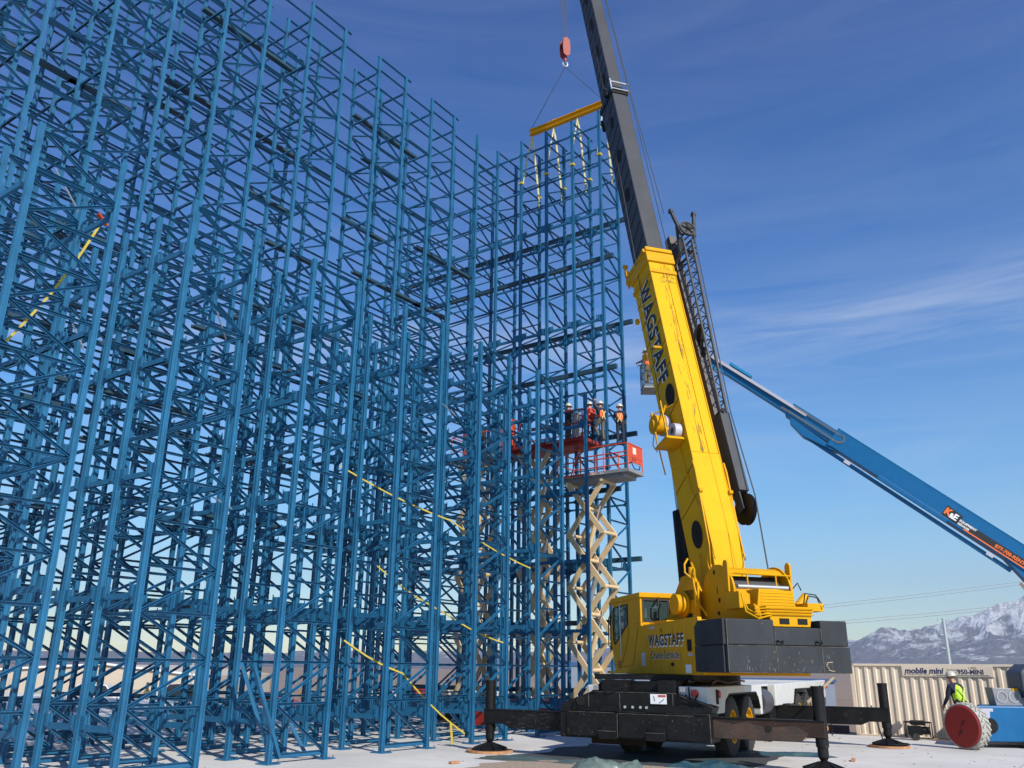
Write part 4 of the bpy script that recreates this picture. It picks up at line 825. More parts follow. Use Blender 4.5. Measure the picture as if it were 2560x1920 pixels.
# stowed lattice jib on the right side of the boom
jr = .82
def Jp(l, r, n): return Bp(l, jr + r, n)
b = MB(); b.prism([(2.45, -.02), (4.9, -.02), (4.9, .62), (2.45, .62)], Jp(0, -.14, 0.15), Db, Nb, Rb * .3); jib = b.build('jib_box', GREYB, PC, bevel=.01)
b = MB(); b.prism([(-.2, -.2), (7.2, -.15), (7.2, .15), (-.2, .22)], Jp(4.9, -.12, .25), Db, Nb, Rb * .26); b.build('jib_spine', mat('jib_brown_grey', (.10, .085, .08), .55, var=.15), jib)
ch0, ch1 = Vector(Jp(4.9, .10, .75)), Vector(Jp(11.2, .12, 1.22)); c20, c21 = Vector(Jp(4.9, .10, .1)), Vector(Jp(11.6, .12, .28))
b = MB(); b.cyl(ch0, ch1, .045, n=10); b.cyl(c20, c21, .04, n=10); b.cyl(ch0 - Rb * .2, ch1 - Rb * .32, .04, n=10); b.build('jib_chord', GREYB, jib, smooth=True)
b = MB(); nn = 15
for i in range(nn):
    t0, t1 = i / nn, (i + .5) / nn; t2 = (i + 1) / nn
    b.cyl(ch0.lerp(ch1, t0), c20.lerp(c21, t1), .020, n=6); b.cyl(c20.lerp(c21, t1), ch0.lerp(ch1, t2), .020, n=6)
    b.cyl((ch0 - Rb * .2).lerp(ch1 - Rb * .32, t0), c20.lerp(c21, t1), .016, n=6); b.cyl(ch0.lerp(ch1, t0), (ch0 - Rb * .2).lerp(ch1 - Rb * .32, t1), .016, n=6)
b.build('jib_lacing', GREYB, jib, smooth=True)
b = MB(); b.cyl(Jp(4.95, -.05, .0), Jp(4.95, -.05, .82), .07, n=12); b.build('jib_cross_pin', RUST, jib)
hc = Vector(Jp(11.75, .12, 1.15))
sh = MB(); sh.lathe([(.05, -.04), (.29, -.04), (.29, .05), (.24, .05), (.24, .02), (.05, .02)], hc, Nb, 28); wh = sh.build('jib_sheave', GREYB, jib, smooth=True)
b = MB()
for i in range(5):
    a = 2 * math.pi * i / 5; b.bar(hc + Nb * .04 + Db * .06 * math.cos(a) + Rb * .06 * math.sin(a), hc + Nb * .04 + Db * .25 * math.cos(a) + Rb * .25 * math.sin(a), .05, .025, up=Nb)
b.cyl(hc, hc + Nb * .09, .07, n=14); b.build('sheave_spoke', BLK, wh)
b = MB()
for r_, l0, l1 in ((-.42, 11.5, 12.5), (.42, 11.5, 12.55)):
    b.bar(Jp(l0, .12 + r_ * .55, 1.1), Jp(l1, .12 + r_, 1.1), .09, .10, up=tuple(Nb)); b.cyl(Jp(l1, .06 + r_, 1.1), Jp(l1, .18 + r_, 1.1), .09, n=12)
    b.bar(Jp(10.9, .12 + r_ * .5, .7), Jp(11.9, .12 + r_ * .75, 1.05), .07, .07)
b.bar(Jp(10.7, -.1, .25), Jp(11.5, -.05, .95), .20, .10); b.bar(Jp(11.3, -.15, .6), Jp(11.3, .4, .6), .06, .12); b.build('jib_head', GREYB, jib)
b = MB()
for i in range(6): b.cyl(Jp(10.5 + .22 * i, -.12, .2 + .05 * i), Jp(10.8 + .22 * i, .3, 1.1), .022, n=6)
b.build('head_lacing', BLK, jib)
b = MB(); b.bar(Jp(7.4, 0, .35), Jp(8.1, 0, .75), .1, .25); b.bar(Jp(7.0, 0, .3), Jp(7.3, 0, .65), .08, .1); b.build('jib_link', BLK, jib)
b = MB(); b.lathe([(.04, -.07), (.42, -.07), (.36, 0), (.42, .07), (.04, .07)], Jp(1.95, .0, .62), Rb, 28); b.build('jib_tail_sheave', BLK, jib, smooth=True)
b = MB(); b.bar(Jp(1.9, -.12, .6), Jp(2.5, -.12, .55), .04, .3); b.bar(Jp(1.9, .12, .6), Jp(2.5, .12, .55), .04, .3); b.build('tail_bracket', GREYB, jib)
b = MB(); b.tube([S0 * 0 + TU @ Vector((.55, -2.9, 4.0)), Jp(2.2, .12, 1.0), Jp(4.9, .15, .85), Jp(11.5, .2, 1.3)], .018, 6); b.build('hoist_line', WIRE, PC)

# ------------------------------------------------------------------ people
def person(label, loc, rz, pose=None, top=NAVYC, legs=DENIM, vest=HVOR, hat=HATW, s=1.0, grip=.3):
    J = {'pelvis': (0, 0, .95), 'belly': (0, .0, 1.12), 'chest': (0, .0, 1.33), 'neck': (0, .01, 1.50), 'head': (0, .03, 1.62), 'crown': (0, .02, 1.72), 'nose': (0, .13, 1.61),
         'ls': (-.19, 0, 1.42), 'le': (-.27, .05, 1.15), 'lw': (-.22, .28, 1.12), 'rs': (.19, 0, 1.42), 're': (.27, .05, 1.15), 'rw': (.22, .28, 1.12),
         'lh': (-.10, 0, .90), 'lk': (-.12, .03, .50), 'la': (-.13, -.02, .10), 'lt': (-.14, .13, .04), 'rh': (.10, 0, .90), 'rk': (.12, .03, .50), 'ra': (.13, -.02, .10), 'rt': (.14, .13, .04)}
    if pose: J.update(pose)
    Rr = {'pelvis': .15, 'belly': .145, 'chest': .165, 'neck': .062, 'head': .095, 'crown': .075, 'nose': .022, 'ls': .085, 'le': .055, 'lw': .038, 'rs': .085, 're': .055, 'rw': .038,
          'lh': .105, 'lk': .07, 'la': .05, 'lt': .045, 'rh': .105, 'rk': .07, 'ra': .05, 'rt': .045}
    E_ = [('pelvis', 'belly'), ('belly', 'chest'), ('chest', 'neck'), ('neck', 'head'), ('head', 'crown'), ('head', 'nose'), ('chest', 'ls'), ('ls', 'le'), ('le', 'lw'), ('chest', 'rs'), ('rs', 're'), ('re', 'rw'),
          ('pelvis', 'lh'), ('lh', 'lk'), ('lk', 'la'), ('la', 'lt'), ('pelvis', 'rh'), ('rh', 'rk'), ('rk', 'ra'), ('ra', 'rt')]
    root = thing('person', label, 'person', loc, rz, None); root.scale = (s, s, s)
    def skinmesh(name, keys, edges, grow, rootk, sub=1):
        me = bpy.data.meshes.new(name); ix = {k: i for i, k in enumerate(keys)}
        me.from_pydata([J[k] for k in keys], [(ix[a], ix[c]) for a, c in edges], [])
        o = bpy.data.objects.new(name, me); COL.objects.link(o)
        sk = o.modifiers.new('skin', 'SKIN'); sk.use_smooth_shade = True
        for k in keys:
            v = me.skin_vertices[0].data[ix[k]]; r = Rr[k] * grow; v.radius = (r, r); v.use_root = (k == rootk)
        ss = o.modifiers.new('sub', 'SUBSURF'); ss.levels = sub; ss.render_levels = sub
        dg = bpy.context.evaluated_depsgraph_get(); m2 = bpy.data.meshes.new_from_object(o.evaluated_get(dg)); bpy.data.objects.remove(o); m2.name = name; return m2
    bm_ = skinmesh('body', list(J), E_, 1.0, 'pelvis', 2)
    bm_.materials.clear()
    for m_ in (SKIN, top, legs, BOOT): bm_.materials.append(m_)
    seg = {('neck', 'head'): 0, ('head', 'crown'): 0, ('head', 'nose'): 0, ('pelvis', 'lh'): 2, ('lh', 'lk'): 2, ('lk', 'la'): 2, ('pelvis', 'rh'): 2, ('rh', 'rk'): 2, ('rk', 'ra'): 2, ('la', 'lt'): 3, ('ra', 'rt'): 3}
    for p in bm_.polygons:
        best = None; c_ = Vector(p.center)
        for a_, c2_ in E_:
            A_, C_ = Vector(J[a_]), Vector(J[c2_]); t = max(0, min(1, (c_ - A_).dot(C_ - A_) / max(1e-6, (C_ - A_).length_squared)))
            d = (c_ - A_.lerp(C_, t)).length - (Rr[a_] * (1 - t) + Rr[c2_] * t)
            if best is None or d < best[0]: best = (d, seg.get((a_, c2_), 1))
        p.material_index = best[1]; p.use_smooth = True
    inst('body', bm_, root)
    if vest:
        Rr2 = dict(Rr); J['vls'] = tuple(Vector(J['chest']).lerp(Vector(J['ls']), .62)); J['vrs'] = tuple(Vector(J['chest']).lerp(Vector(J['rs']), .62)); Rr['vls'] = .105; Rr['vrs'] = .105
        vm = skinmesh('safety_vest', ['pelvis', 'belly', 'chest', 'vls', 'vrs'], [('pelvis', 'belly'), ('belly', 'chest'), ('chest', 'vls'), ('chest', 'vrs')], 1.24, 'chest')
        vm.materials.clear(); vm.materials.append(vest); inst('safety_vest', vm, root)
        up = (Vector(J['chest']) - Vector(J['pelvis'])).normalized(); b = MB(); bk = up.cross(Vector((1, 0, 0))).normalized()
        for sx in (-1, 1):
            pts = [Vector(J['pelvis']) + Vector((sx * .09, 0, 0)) - bk * .195, Vector(J['chest']) + Vector((-sx * .10, 0, 0)) - bk * .215]
            b.bar(pts[0], pts[1], .035, .01, up=bk)
        b.build('harness_strap', mat('harness_cream', (.6, .5, .2), .7) if vest != LIME else mat('vest_reflective', (.55, .6, .2), .5), root)
    h = Vector(J['crown']); ax = (h - Vector(J['neck'])).normalized()
    b = MB(); b.lathe([(.165, -.055), (.168, -.045), (.135, -.04), (.132, .02), (.10, .075), (.05, .105), (.001, .112)], h + ax * .0, ax, 20)
    b.bar(h + Vector((0, .12, -.05)), h + Vector((0, .20, -.06)), .16, .012); b.build('hard_hat', hat, root, smooth=True)
    b = MB()
    for sx in (-1, 1):
        e = Vector(J['head']) + Vector((sx * .035, .088, .025)); b.cyl(e, e + Vector((0, .008, 0)), .012, n=8)
    b.build('eye', BLACKT, root)
    b = MB(); e = Vector(J['head']) + Vector((0, .088, -.05)); b.bar(e - Vector((.022, 0, 0)), e + Vector((.022, 0, 0)), .01, .008, up=(0, 1, 0)); b.build('mouth', mat('lips', (.35, .12, .09), .6), root)
    for sd, w_, e_ in ((-1, 'lw', 'le'), (1, 'rw', 're')):
        w = Vector(J[w_]); d = (w - Vector(J[e_])).normalized(); sid = d.cross(Z).normalized() if abs(d.z) < .95 else Vector((1, 0, 0)); u = sid.cross(d)
        b = MB(); b.bar(w - d * .02, w + d * .085, .075, .032, up=u, w2=.085, h2=.028)
        for i in range(4):
            o_ = w + d * .085 + sid * (.03 - .02 * i); ln = (.068, .078, .072, .055)[i]; m1 = o_ + d * ln * .55 - u * ln * .15; b.tube([o_, m1, m1 + d * ln * .3 - u * ln * (.3 + grip)], .0085, 6)
        o_ = w + d * .03 - sid * .04 * sd; b.tube([o_, o_ + d * .035 - sid * .03 * sd - u * .01, o_ + d * .07 - sid * .035 * sd - u * .03], .0105, 6)
        b.build('hand', SKIN if top != OLIVE else mat('work_glove', (.3, .2, .1), .9), root, smooth=True)
    b = MB()
    for i in range(10):
        a = 2 * math.pi * i / 10; a2 = 2 * math.pi * (i + 1) / 10; P_ = Vector(J['pelvis']) + Z * .06
        b.bar(P_ + Vector((.165 * math.cos(a), .15 * math.sin(a), 0)), P_ + Vector((.165 * math.cos(a2), .15 * math.sin(a2), 0)), .015, .06)
    b.box(.14, .24, -.06, .06, J['pelvis'][2] - .05, J['pelvis'][2] + .07); b.build('tool_belt', mat('belt_leather', (.05, .03, .02), .8), root)
    return root
reach = {'le': (-.25, .22, 1.28), 'lw': (-.16, .42, 1.42), 're': (.26, .20, 1.25), 'rw': (.16, .42, 1.30)}
W1 = person('worker in orange vest and harness seen from behind, standing on the lift railing', (4.00, 30.15, 9.70), R(-12), dict(reach, lk=(-.11, .05, .52)), top=NAVYC, legs=DENIM, vest=HVOR, s=.86)
W2 = person('worker in orange vest clinging to the post, boots on the lower rail', (3.30, 30.2, 9.85), R(35), {'le': (-.3, .1, 1.62), 'lw': (-.16, .2, 1.86), 're': (.28, .2, 1.5), 'rw': (.14, .3, 1.75), 'lk': (-.14, .22, .62), 'la': (-.12, .02, .26), 'lt': (-.12, .16, .2)}, top=NAVYC, legs=OLIVE, vest=HVOR, s=.84)
W3 = person('worker in dark clothes and white hard hat on the red lift deck', (2.15, 31.0, 9.99), R(-70), dict(reach), top=NAVYC, legs=OLIVE, vest=None, s=.84)
W4 = person('worker in red jacket half hidden behind the panel of the red lift', (2.95, 30.75, 9.99), R(20), None, top=mat('red_jacket', (.5, .05, .03), .8), legs=DENIM, vest=None, s=.84)
W5 = person('worker in olive clothes and orange vest in the blue lift basket', (5.12, 30.25, 11.84), R(60), {'le': (-.25, .12, 1.2), 'lw': (-.12, .34, 1.22), 're': (.25, .12, 1.18), 'rw': (.1, .34, 1.15), 'lk': (-.13, .08, .52)}, top=OLIVE, legs=OLIVE, vest=HVOR, s=.92)
W6 = person('worker in lime vest and white hard hat leaning behind the red-disc wheel', (13.28, 26.6, 0.0), R(20), {'chest': (0, .10, 1.33), 'belly': (0, .04, 1.12), 'neck': (0, .16, 1.49), 'head': (0, .20, 1.61), 'crown': (0, .20, 1.71), 'nose': (0, .30, 1.59), 'ls': (-.19, .12, 1.40), 'rs': (.19, .12, 1.40), 'le': (-.25, .18, 1.12), 'lw': (-.22, .36, .92), 're': (.25, .18, 1.12), 'rw': (.2, .36, .92)}, top=NAVYC, legs=DENIM, vest=LIME, s=1.08)

# ------------------------------------------------------------------ scissor lifts in the aisle
def scissor_lift(label, a, b0, b1, zd, bs0, bs1, deck_m, rail_m, w=1.15, rail_h=1.0, panel=None, nst=4):
    bc = (bs0 + bs1) / 2
    root = thing('scissor_lift', label, 'scissor lift', AB(a, bc), RZ_A, 'raised scissor lifts in the rack aisle')
    X0, X1 = -(b1 - bc), -(b0 - bc); hw = w / 2; xs = (bs1 - bs0) / 2
    b = MB(); b.box(-1.25, 1.25, -.5, .5, .35, .85); b.box(-1.3, -1.1, -.55, .55, .3, .6); b.box(1.1, 1.3, -.55, .55, .3, .6); ch = b.build('chassis', deck_m if deck_m != REDP else ORNG, root, bevel=.02)
    for x in (-.95, .95):
        for y in (-.55, .55):
            b = MB(); b.cyl((x, y - .12, .34), (x, y + .12, .34), .335, n=22); wo = b.build('wheel', TYRE, root, smooth=True)
            b = MB(); b.cyl((x, y - .13, .34), (x, y + .13, .34), .16, n=14); b.build('hub', WHT, wo)
    z0, z1 = .95, zd - .18; hst = (z1 - z0) / nst
    for i in range(nst):
        za, zb = z0 + i * hst, z0 + (i + 1) * hst
        for y in (-.42, .42):
            for sgn in (-1, 1):
                yy = y + (.05 if sgn > 0 else -.05)
                b = MB(); b.bar((-xs * sgn, yy, za), (xs * sgn, yy, zb), .07, .19, up=(0, 0, 1)); b.build('scissor_arm', TAN, root, bevel=.012)
        b = MB(); b.cyl((-xs, -.5, zb), (-xs, .5, zb), .06, n=10); b.build('scissor_pin', TAN, root); b = MB(); b.cyl((xs, -.5, zb), (xs, .5, zb), .06, n=10); b.build('scissor_pin', TAN, root); b = MB(); b.cyl((0, -.5, (za + zb) / 2), (0, .5, (za + zb) / 2), .07, n=12); b.build('scissor_pin', TAN, root)
    for i in range(0, nst - 1, 1):
        za = z0 + i * hst + hst * .35
        b = MB(); b.cyl((-xs * .55, 0, za), (xs * .25, 0, za + hst * .9), .09, n=14); cy = b.build('lift_cylinder', LGREY if i % 2 else TAN, root, smooth=True)
        b = MB(); b.cyl((xs * .25, 0, za + hst * .9), (xs * .5, 0, za + hst * 1.2), .05, n=12); b.build('cylinder_rod', CHROME, cy, smooth=True)
    b = MB(); b.box(X0, X1, -hw, hw, zd - .02, zd + .10); b.box(X0 + .25, X1 - .25, -hw + .12, hw - .12, zd - .16, zd - .02)
    for i in range(int((X1 - X0) / .35)): b.box(X0 + .2 + i * .35, X0 + .24 + i * .35, -hw + .06, hw - .06, zd - .06, zd - .02)
    dk = b.build('deck', deck_m, root, bevel=.01)
    b = MB(); b.box(X0 + .02, X1 * .3, -hw - .006, -hw, zd + .02, zd + .09); b.build('deck_stripe', rail_m, dk)
    rails_ = MB(); zt = zd + rail_h
    cs = [(X0 + .04, -hw + .03), (X1 - .04, -hw + .03), (X1 - .04, hw - .03), (X0 + .04, hw - .03)]
    for p, q in zip(cs, cs[1:] + cs[:1]):
        for z in (zt, zd + rail_h * .55): rails_.tube([(p[0], p[1], z), (q[0], q[1], z)], .024, 6)
        n = max(1, round(math.dist(p, q) / 1.1))
        for i in range(n): 
            x, y = p[0] + (q[0] - p[0]) * i / n, p[1] + (q[1] - p[1]) * i / n; rails_.tube([(x, y, zd + .1), (x, y, zt)], .024, 6)
    rails_.tube([(X0 + .6, -hw + .03, zd + .1), (X0 + .95, -hw + .03, zt)], .02, 6); rails_.build('guard_rail', rail_m, root)
    if panel:
        px_, pm, ends = panel
        if ends: 
            b = MB(); b.box(px_ - .012, px_ + .012, -hw + .05, hw - .05, zd + .35, zt - .03); pp = b.build('end_panel', pm, root)
            b = MB(); b.box(px_ + .013, px_ + .016, -.18, .06, zt - .33, zt - .10); b.build('decal', mat('decal_cream', (.7, .62, .5), .6), pp)
            MTX = frame((px_ + .016, -.28, zd + .42), (0, 1, 0), (0, 0, 1)); text('panel_marks', 'JLG', .2, BLACKT, pp, MTX, shear=.3, extrude=.001)
            b = MB(); b.tube([(px_ + .02, -.3, zd + .3), (px_ + .06, -.2, zd + .12), (px_ + .06, .2, zd + .15), (px_ + .02, .3, zd + .3)], .018, 6); b.build('panel_hose', BLK, pp)
        else:
            b = MB(); b.box(px_ - .32, px_ + .32, -hw - .02, -hw + .3, zd + .2, zd + 1.25); pp = b.build('control_box', pm, root, bevel=.02)
            b = MB(); b.box(px_ - .1, px_ + .12, -hw - .026, -hw - .021, zd + .75, zd + .95); b.build('decal', mat('decal_cream', (.7, .62, .5), .6), pp)
            MTX = frame((px_ - .2, -hw - .026, zd + .45), (1, 0, 0), (0, 0, 1)); text('panel_marks', 'JLG', .22, WHITET, pp, MTX, extrude=.001)
    MTX = frame((X1 - 1.6, -hw - .008, zd - .0), (1, 0, 0), (0, 0, 1))
    text('deck_marks', '2748RT     JLG', .10, WHITET if deck_m != REDP else mat('decal_cream', (0, 0, 0)), dk, MTX, extrude=.001)
    return root, X0, X1
la = 26.30
scissor_lift('grey-decked scissor lift with orange rails at the right end, lowest deck', la, 13.40, 16.35, 8.42, 14.55, 15.95, LGREY, ORNG, panel=(1.81, ORNG, True))
r2, _, _ = scissor_lift('red-decked scissor lift in the middle with an orange control box', la + .25, 15.3, 19.0, 9.86, 16.95, 18.30, REDP, REDP, w=1.35, rail_h=1.15, panel=(-1.2, ORNG, False))
b = MB(); b.box(1.75, 1.85, -.5, -.05, 9.98, 10.95); b.build('grey_panel', LGREY, r2)
scissor_lift('grey-decked scissor lift with orange rails, leftmost of the three', la + .1, 19.1, 21.5, 9.72, 19.75, 21.1, LGREY, ORNG, rail_h=1.05, panel=(.2, mat('dark_panel', (.04, .03, .03), .6), False))
b = MB(); b.box(-.3, .3, -.2, .25, 0, .5); o = b.build('lower_lift_box', REDP); 

# ------------------------------------------------------------------ blue boom lift on the right
bl = thing('boom_lift', 'blue telescopic boom lift with red-disc wheel and a boom reaching up left', 'boom lift', (17.0, 26.0, 0))
O_ = Vector((17.0, 26.0, 0)); PV = Vector((17.02, 25.67, 3.98)) - O_; TP = Vector((6.16, 29.78, 13.76)) - O_
D2 = (TP - PV); L2 = D2.length; D2.normalize(); S2 = D2.cross(Z).normalized(); N2 = S2.cross(D2)
if S2.y > 0: S2 = -S2                       # S2 points to the camera side
def QP(l, s_, n_): return PV + D2 * l + S2 * s_ + N2 * n_
def bbox2(l0, l1, w, h, name, m, sh=0, bev=.02):
    b = MB(); b.prism([(-w / 2, -h / 2), (w / 2, -h / 2), (w / 2, h / 2), (-w / 2, h / 2)], QP(l0, 0, sh), S2, N2, D2 * (l1 - l0)); return b.build(name, m, bl, bevel=bev)
o1 = bbox2(-.6, 8.4, .48, .66, 'boom_base_section', GBLUE)
bbox2(8.35, 8.5, .51, .70, 'boom_collar', GBLUE)
o2 = bbox2(8.4, 10.2, .38, .52, 'boom_middle_section', GBLUE)
b = MB(); b.prism([(8.0, -.32), (10.0, -.24), (9.9, -.40), (9.3, -.54), (8.3, -.42)], PV + S2 * -.2, D2, N2, S2 * .4); b.build('chain_guard', GBLUE, o2, bevel=.01)
o3 = bbox2(10.2, 15.15, .30, .34, 'boom_outer_section', GBLUE)
b = MB(); b.bar(QP(9.6, .23, .12), QP(15.1, .19, .08), .05, .10, up=N2); b.build('cable_tray', SILV, o3)
b = MB(); b.bar(QP(12.0, .0, .26), QP(12.9, 0, .26), .3, .10, up=N2); b.bar(QP(12.9, .18, -.18), QP(13.4, .18, -.2), .10, .12, up=N2); b.build('boom_bracket', GBLUEL, o3, bevel=.01)
b = MB()
for i in range(34):
    t = i / 33; b.bar(QP(8.3 + 1.75 * t, .245, .16), QP(8.3 + 1.75 * t + .035, .245, .16), .03, .075 if i % 2 else .05, up=N2); b.bar(QP(8.2 + 2.2 * t, .245, -.10), QP(8.2 + 2.2 * t + .045, .245, -.10), .03, .075 if i % 2 else .05, up=N2)
for i in range(8):
    a = R(90 + 180 * i / 7); c_ = QP(8.25 + .13 * math.cos(a), .245, .03 + .13 * math.sin(a)); b.bar(c_, c_ + N2 * .05, .03, .05, up=D2)
b.build('energy_chain', mat('chain_grey', (.16, .15, .13), .6, .4), o2)
b = MB(); b.bar(QP(2.0, .05, -.52), QP(9.2, .05, -.48), .10, .12, up=N2); b.bar(QP(4.2, .29, -.34), QP(6.6, .29, -.34), .04, .14, up=N2); b.prism([(-.3, -.32), (2.4, -.32), (.9, -.75), (0, -.9)], PV - S2 * .2, D2, N2, S2 * .4); b.build('lower_rail', GBLUE, o1, bevel=.01)
for l in (2.6, 7.5):
    b = MB(); b.bar(QP(l, .30, -.5), QP(l + .22, .30, -.5), .02, .11, up=N2); b.build('boom_decal', SILV, o1)
b = MB(); b.bar(QP(-.3, .242, .33), QP(8.35, .242, .33), .02, .02, up=N2); b.build('edge_bead', GBLUEL, o1)
b = MB(); b.cyl(QP(-1.5, 0, -1.7), QP(1.6, 0, -.62), .10, n=16); b.build('lift_cylinder', CHROME, bl, smooth=True)
b = MB(); b.prism([(1.3, -.25), (3.9, -.25), (3.9, -.05), (1.3, -.05)], QP(0, .242, 0), D2, N2, S2 * .006); b.prism([(3.9, -.25), (4.45, -.25), (4.45, .11), (3.9, .05)], QP(0, .242, 0), D2, N2, S2 * .006); o = b.build('sign_panel', BLACKT, o1)
b = MB(); b.prism([(1.3, -.29), (3.7, -.29), (3.7, -.255), (1.3, -.255)], QP(0, .242, 0), D2, N2, S2 * .008); b.build('sign_stripe', ORNT, o)
ML = frame(QP(4.43, .252, -.16), -D2, N2)
text('sign_initials', 'K', .29, ORNT, o, ML, offset=.015, extrude=.001); text('sign_initials', '&', .22, WHITET, o, ML @ Matrix.Translation((.17, -.03, 0)), offset=.008, extrude=.001); text('sign_initials', 'E', .27, WHITET, o, ML @ Matrix.Translation((.29, -.02, 0)), offset=.010, extrude=.001)
text('sign_words', 'EQUIPMENT', .10, WHITET, o, frame(QP(3.93, .252, -.13), -D2, N2), offset=.003, extrude=.001); text('sign_words', 'SERVICES', .09, WHITET, o, frame(QP(3.93, .252, -.235), -D2, N2), offset=.003, extrude=.001)
text('sign_phone', '877-700-RENT', .15, ORNT, o, frame(QP(2.75, .252, -.21), -D2, N2), offset=.004, extrude=.001)
# chassis and wheel
TB = Matrix.Rotation(-R(15), 4, 'Z'); ox, oy = 12.35 - 17.0, 24.55 - 26.0
def LB(x, y, z): return Vector((x, y, z))
b = MB(); fp = [(12.72, 24.62), (20.0, 24.2), (20.0, 26.3), (13.45, 26.0)]
b._add([Vector((x, y, z)) - O_ for z in (.16, 1.06) for x, y in fp], [(3, 2, 1, 0), (4, 5, 6, 7), (0, 1, 5, 4), (1, 2, 6, 5), (2, 3, 7, 6), (3, 0, 4, 7)]); chs = b.build('chassis', GBLUE, bl, bevel=.03)
cfx = Vector((7.28, -.42, 0)).normalized(); cfn = Vector((-.0576, -.998, 0)); C0 = Vector((12.72, 24.62, 0)) - O_
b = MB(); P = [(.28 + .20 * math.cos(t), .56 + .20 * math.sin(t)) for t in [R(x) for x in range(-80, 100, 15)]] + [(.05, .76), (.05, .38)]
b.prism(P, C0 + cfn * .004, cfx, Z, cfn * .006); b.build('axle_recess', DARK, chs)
b = MB(); b.box(C0.x + .05, C0.x + .12, C0.y - .04, C0.y - .03, .5, .62); b.build('recess_mark', GBLUEL, chs)
b = MB(); b.prism([(.02, 1.0), (.36, 1.0), (.36, .92), (.27, .92), (.25, .76), (.17, .76), (.14, .90), (.06, .88)], C0 + cfn * .004 + cfx * .05, cfx, Z, cfn * .004); b.build('torn_decal', SILV, chs)
wax = Vector((math.sin(R(243)), math.cos(R(243)), 0)); wc = Vector((12.00, 24.12, .57)) - O_
def big_wheel(wc, wax, visible=True):
    b = MB(); r = .57; w = .36
    b.lathe([(r * .90, -w * .02), (r * .97, .0), (r, -w * .12), (r, -w * .85), (r * .96, -w), (r * .6, -w)], wc, wax, 44)
    wo = b.build('wheel', TYREW, bl, smooth=True)
    u0 = wax.orthogonal().normalized(); v0 = wax.cross(u0); b = MB()
    for i in range(26):
        a = 2 * math.pi * i / 26; a1 = a + .20
        p = wc + (u0 * math.cos(a) + v0 * math.sin(a)) * (r + .008) - wax * (w * .10); q = wc + (u0 * math.cos(a1) + v0 * math.sin(a1)) * (r + .008) - wax * (w * .52)
        b.bar(p, q, .045, .03, up=(p - wc).normalized())
        a2 = a + .12; p = wc + (u0 * math.cos(a2) + v0 * math.sin(a2)) * (r + .008) - wax * (w * .92); q = wc + (u0 * math.cos(a2 + .2) + v0 * math.sin(a2 + .2)) * (r + .008) - wax * (w * .48)
        b.bar(p, q, .045, .03, up=(p - wc).normalized())
    b.build('tread_lug', TYREW, wo)
    b = MB(); b.lathe([(.001, .03), (r * .86, .03), (r * .92, .0), (r * .93, -.05)], wc, wax, 44); d = b.build('wheel_disc', DISC, wo, smooth=True)
    b = MB(); sd = Z.cross(wax).normalized(); 
    b.prism([(-.02, -.03), (.08, .06), (.13, .16), (.10, .18), (.02, .12), (-.04, .0)], wc + wax * .031, sd, Z, wax * .004); b.prism([(-.14, -.26), (-.02, -.18), (.03, -.08), (-.02, -.06), (-.12, -.16)], wc + wax * .031, sd, Z, wax * .004)
    b.build('disc_marks', mat('dark_red_marks', (.09, .008, .008), .6), d)
big_wheel(wc, wax)
b = MB(); b.lathe([(.001, 0), (.5, 0), (.56, .05), (.56, .3), (.5, .35), (.001, .35)], (-2.6, -1.55, .20), (-.55, -.1, .0), 30); b.build('wheel', TYRE, bl, smooth=True)
b = MB(); b.box(-3.2, -2.0, -.35, .55, 1.38, 1.98) if False else b.prism([(-3.38, 1.05), (-2.62, 1.05), (-2.66, 1.50), (-3.44, 1.53)], (0, -.72, 0), (1, 0, 0), (0, 0, 1), (0, .4, 0)); eng = b.build('engine_cover', LGREY, bl, bevel=.02)
b = MB()
for x in (-3.2, -2.86): b.lathe([(.13, 0), (.15, 0), (.15, .02), (.13, .02)], (x, -.74, 1.28), (0, 1, 0), 24)
b.build('vent_ring', SILV, eng)
b = MB(); b.box(-2.88, -2.70, -.735, -.722, 1.44, 1.51); b.build('yellow_decal', YEL, eng)
b = MB(); b.prism([(-2.72, 1.45), (-2.5, 1.25), (-.5, 1.2), (.4, 1.2), (.4, 2.2), (-2.45, 2.16), (-2.72, 1.95)], (0, -1.0, 0), (1, 0, 0), (0, 0, 1), (0, .8, 0)); tt = b.build('turntable_cover', mat('charcoal_cover', (.07, .08, .10), .5), bl, bevel=.08)
b = MB(); b.box(-2.5, -2.36, -1.006, -1.0, 1.68, 1.80); b.build('cover_decal', SILV, tt)
b = MB(); b.cyl((0, 0, 1.0), (0, 0, 1.4), .7, n=26); b.box(-.5, .6, -.5, .5, 1.5, 4.1); b.build('turntable', GBLUE, bl)
# basket and jib
kb = Vector((5.5, 30.2, 0)) - O_
b = MB(); b.box(kb.x - .62, kb.x + .62, kb.y - .45, kb.y + .45, 11.78, 11.84); bk = b.build('basket_floor', LGREY, bl)
b = MB(); cs = [(-.6, -.43), (.6, -.43), (.6, .43), (-.6, .43)]
for p, q in zip(cs, cs[1:] + cs[:1]):
    for z in (11.95, 12.4, 12.85): b.tube([(kb.x + p[0], kb.y + p[1], z), (kb.x + q[0], kb.y + q[1], z)], .02, 6)
    for i in range(3): x, y = p[0] + (q[0] - p[0]) * i / 3, p[1] + (q[1] - p[1]) * i / 3; b.tube([(kb.x + x, kb.y + y, 11.82), (kb.x + x, kb.y + y, 12.87)], .018, 6)
b.bar((kb.x - .6, kb.y - .43, 11.85), (kb.x + .6, kb.y - .43, 11.85), .02, .16); b.build('basket_rail', mat('basket_slate', (.05, .09, .14), .5), bk)
b = MB(); b.bar(TP, kb + Vector((.6, 0, 12.2)), .16, .2); b.build('jib_arm', GBLUE, bl)

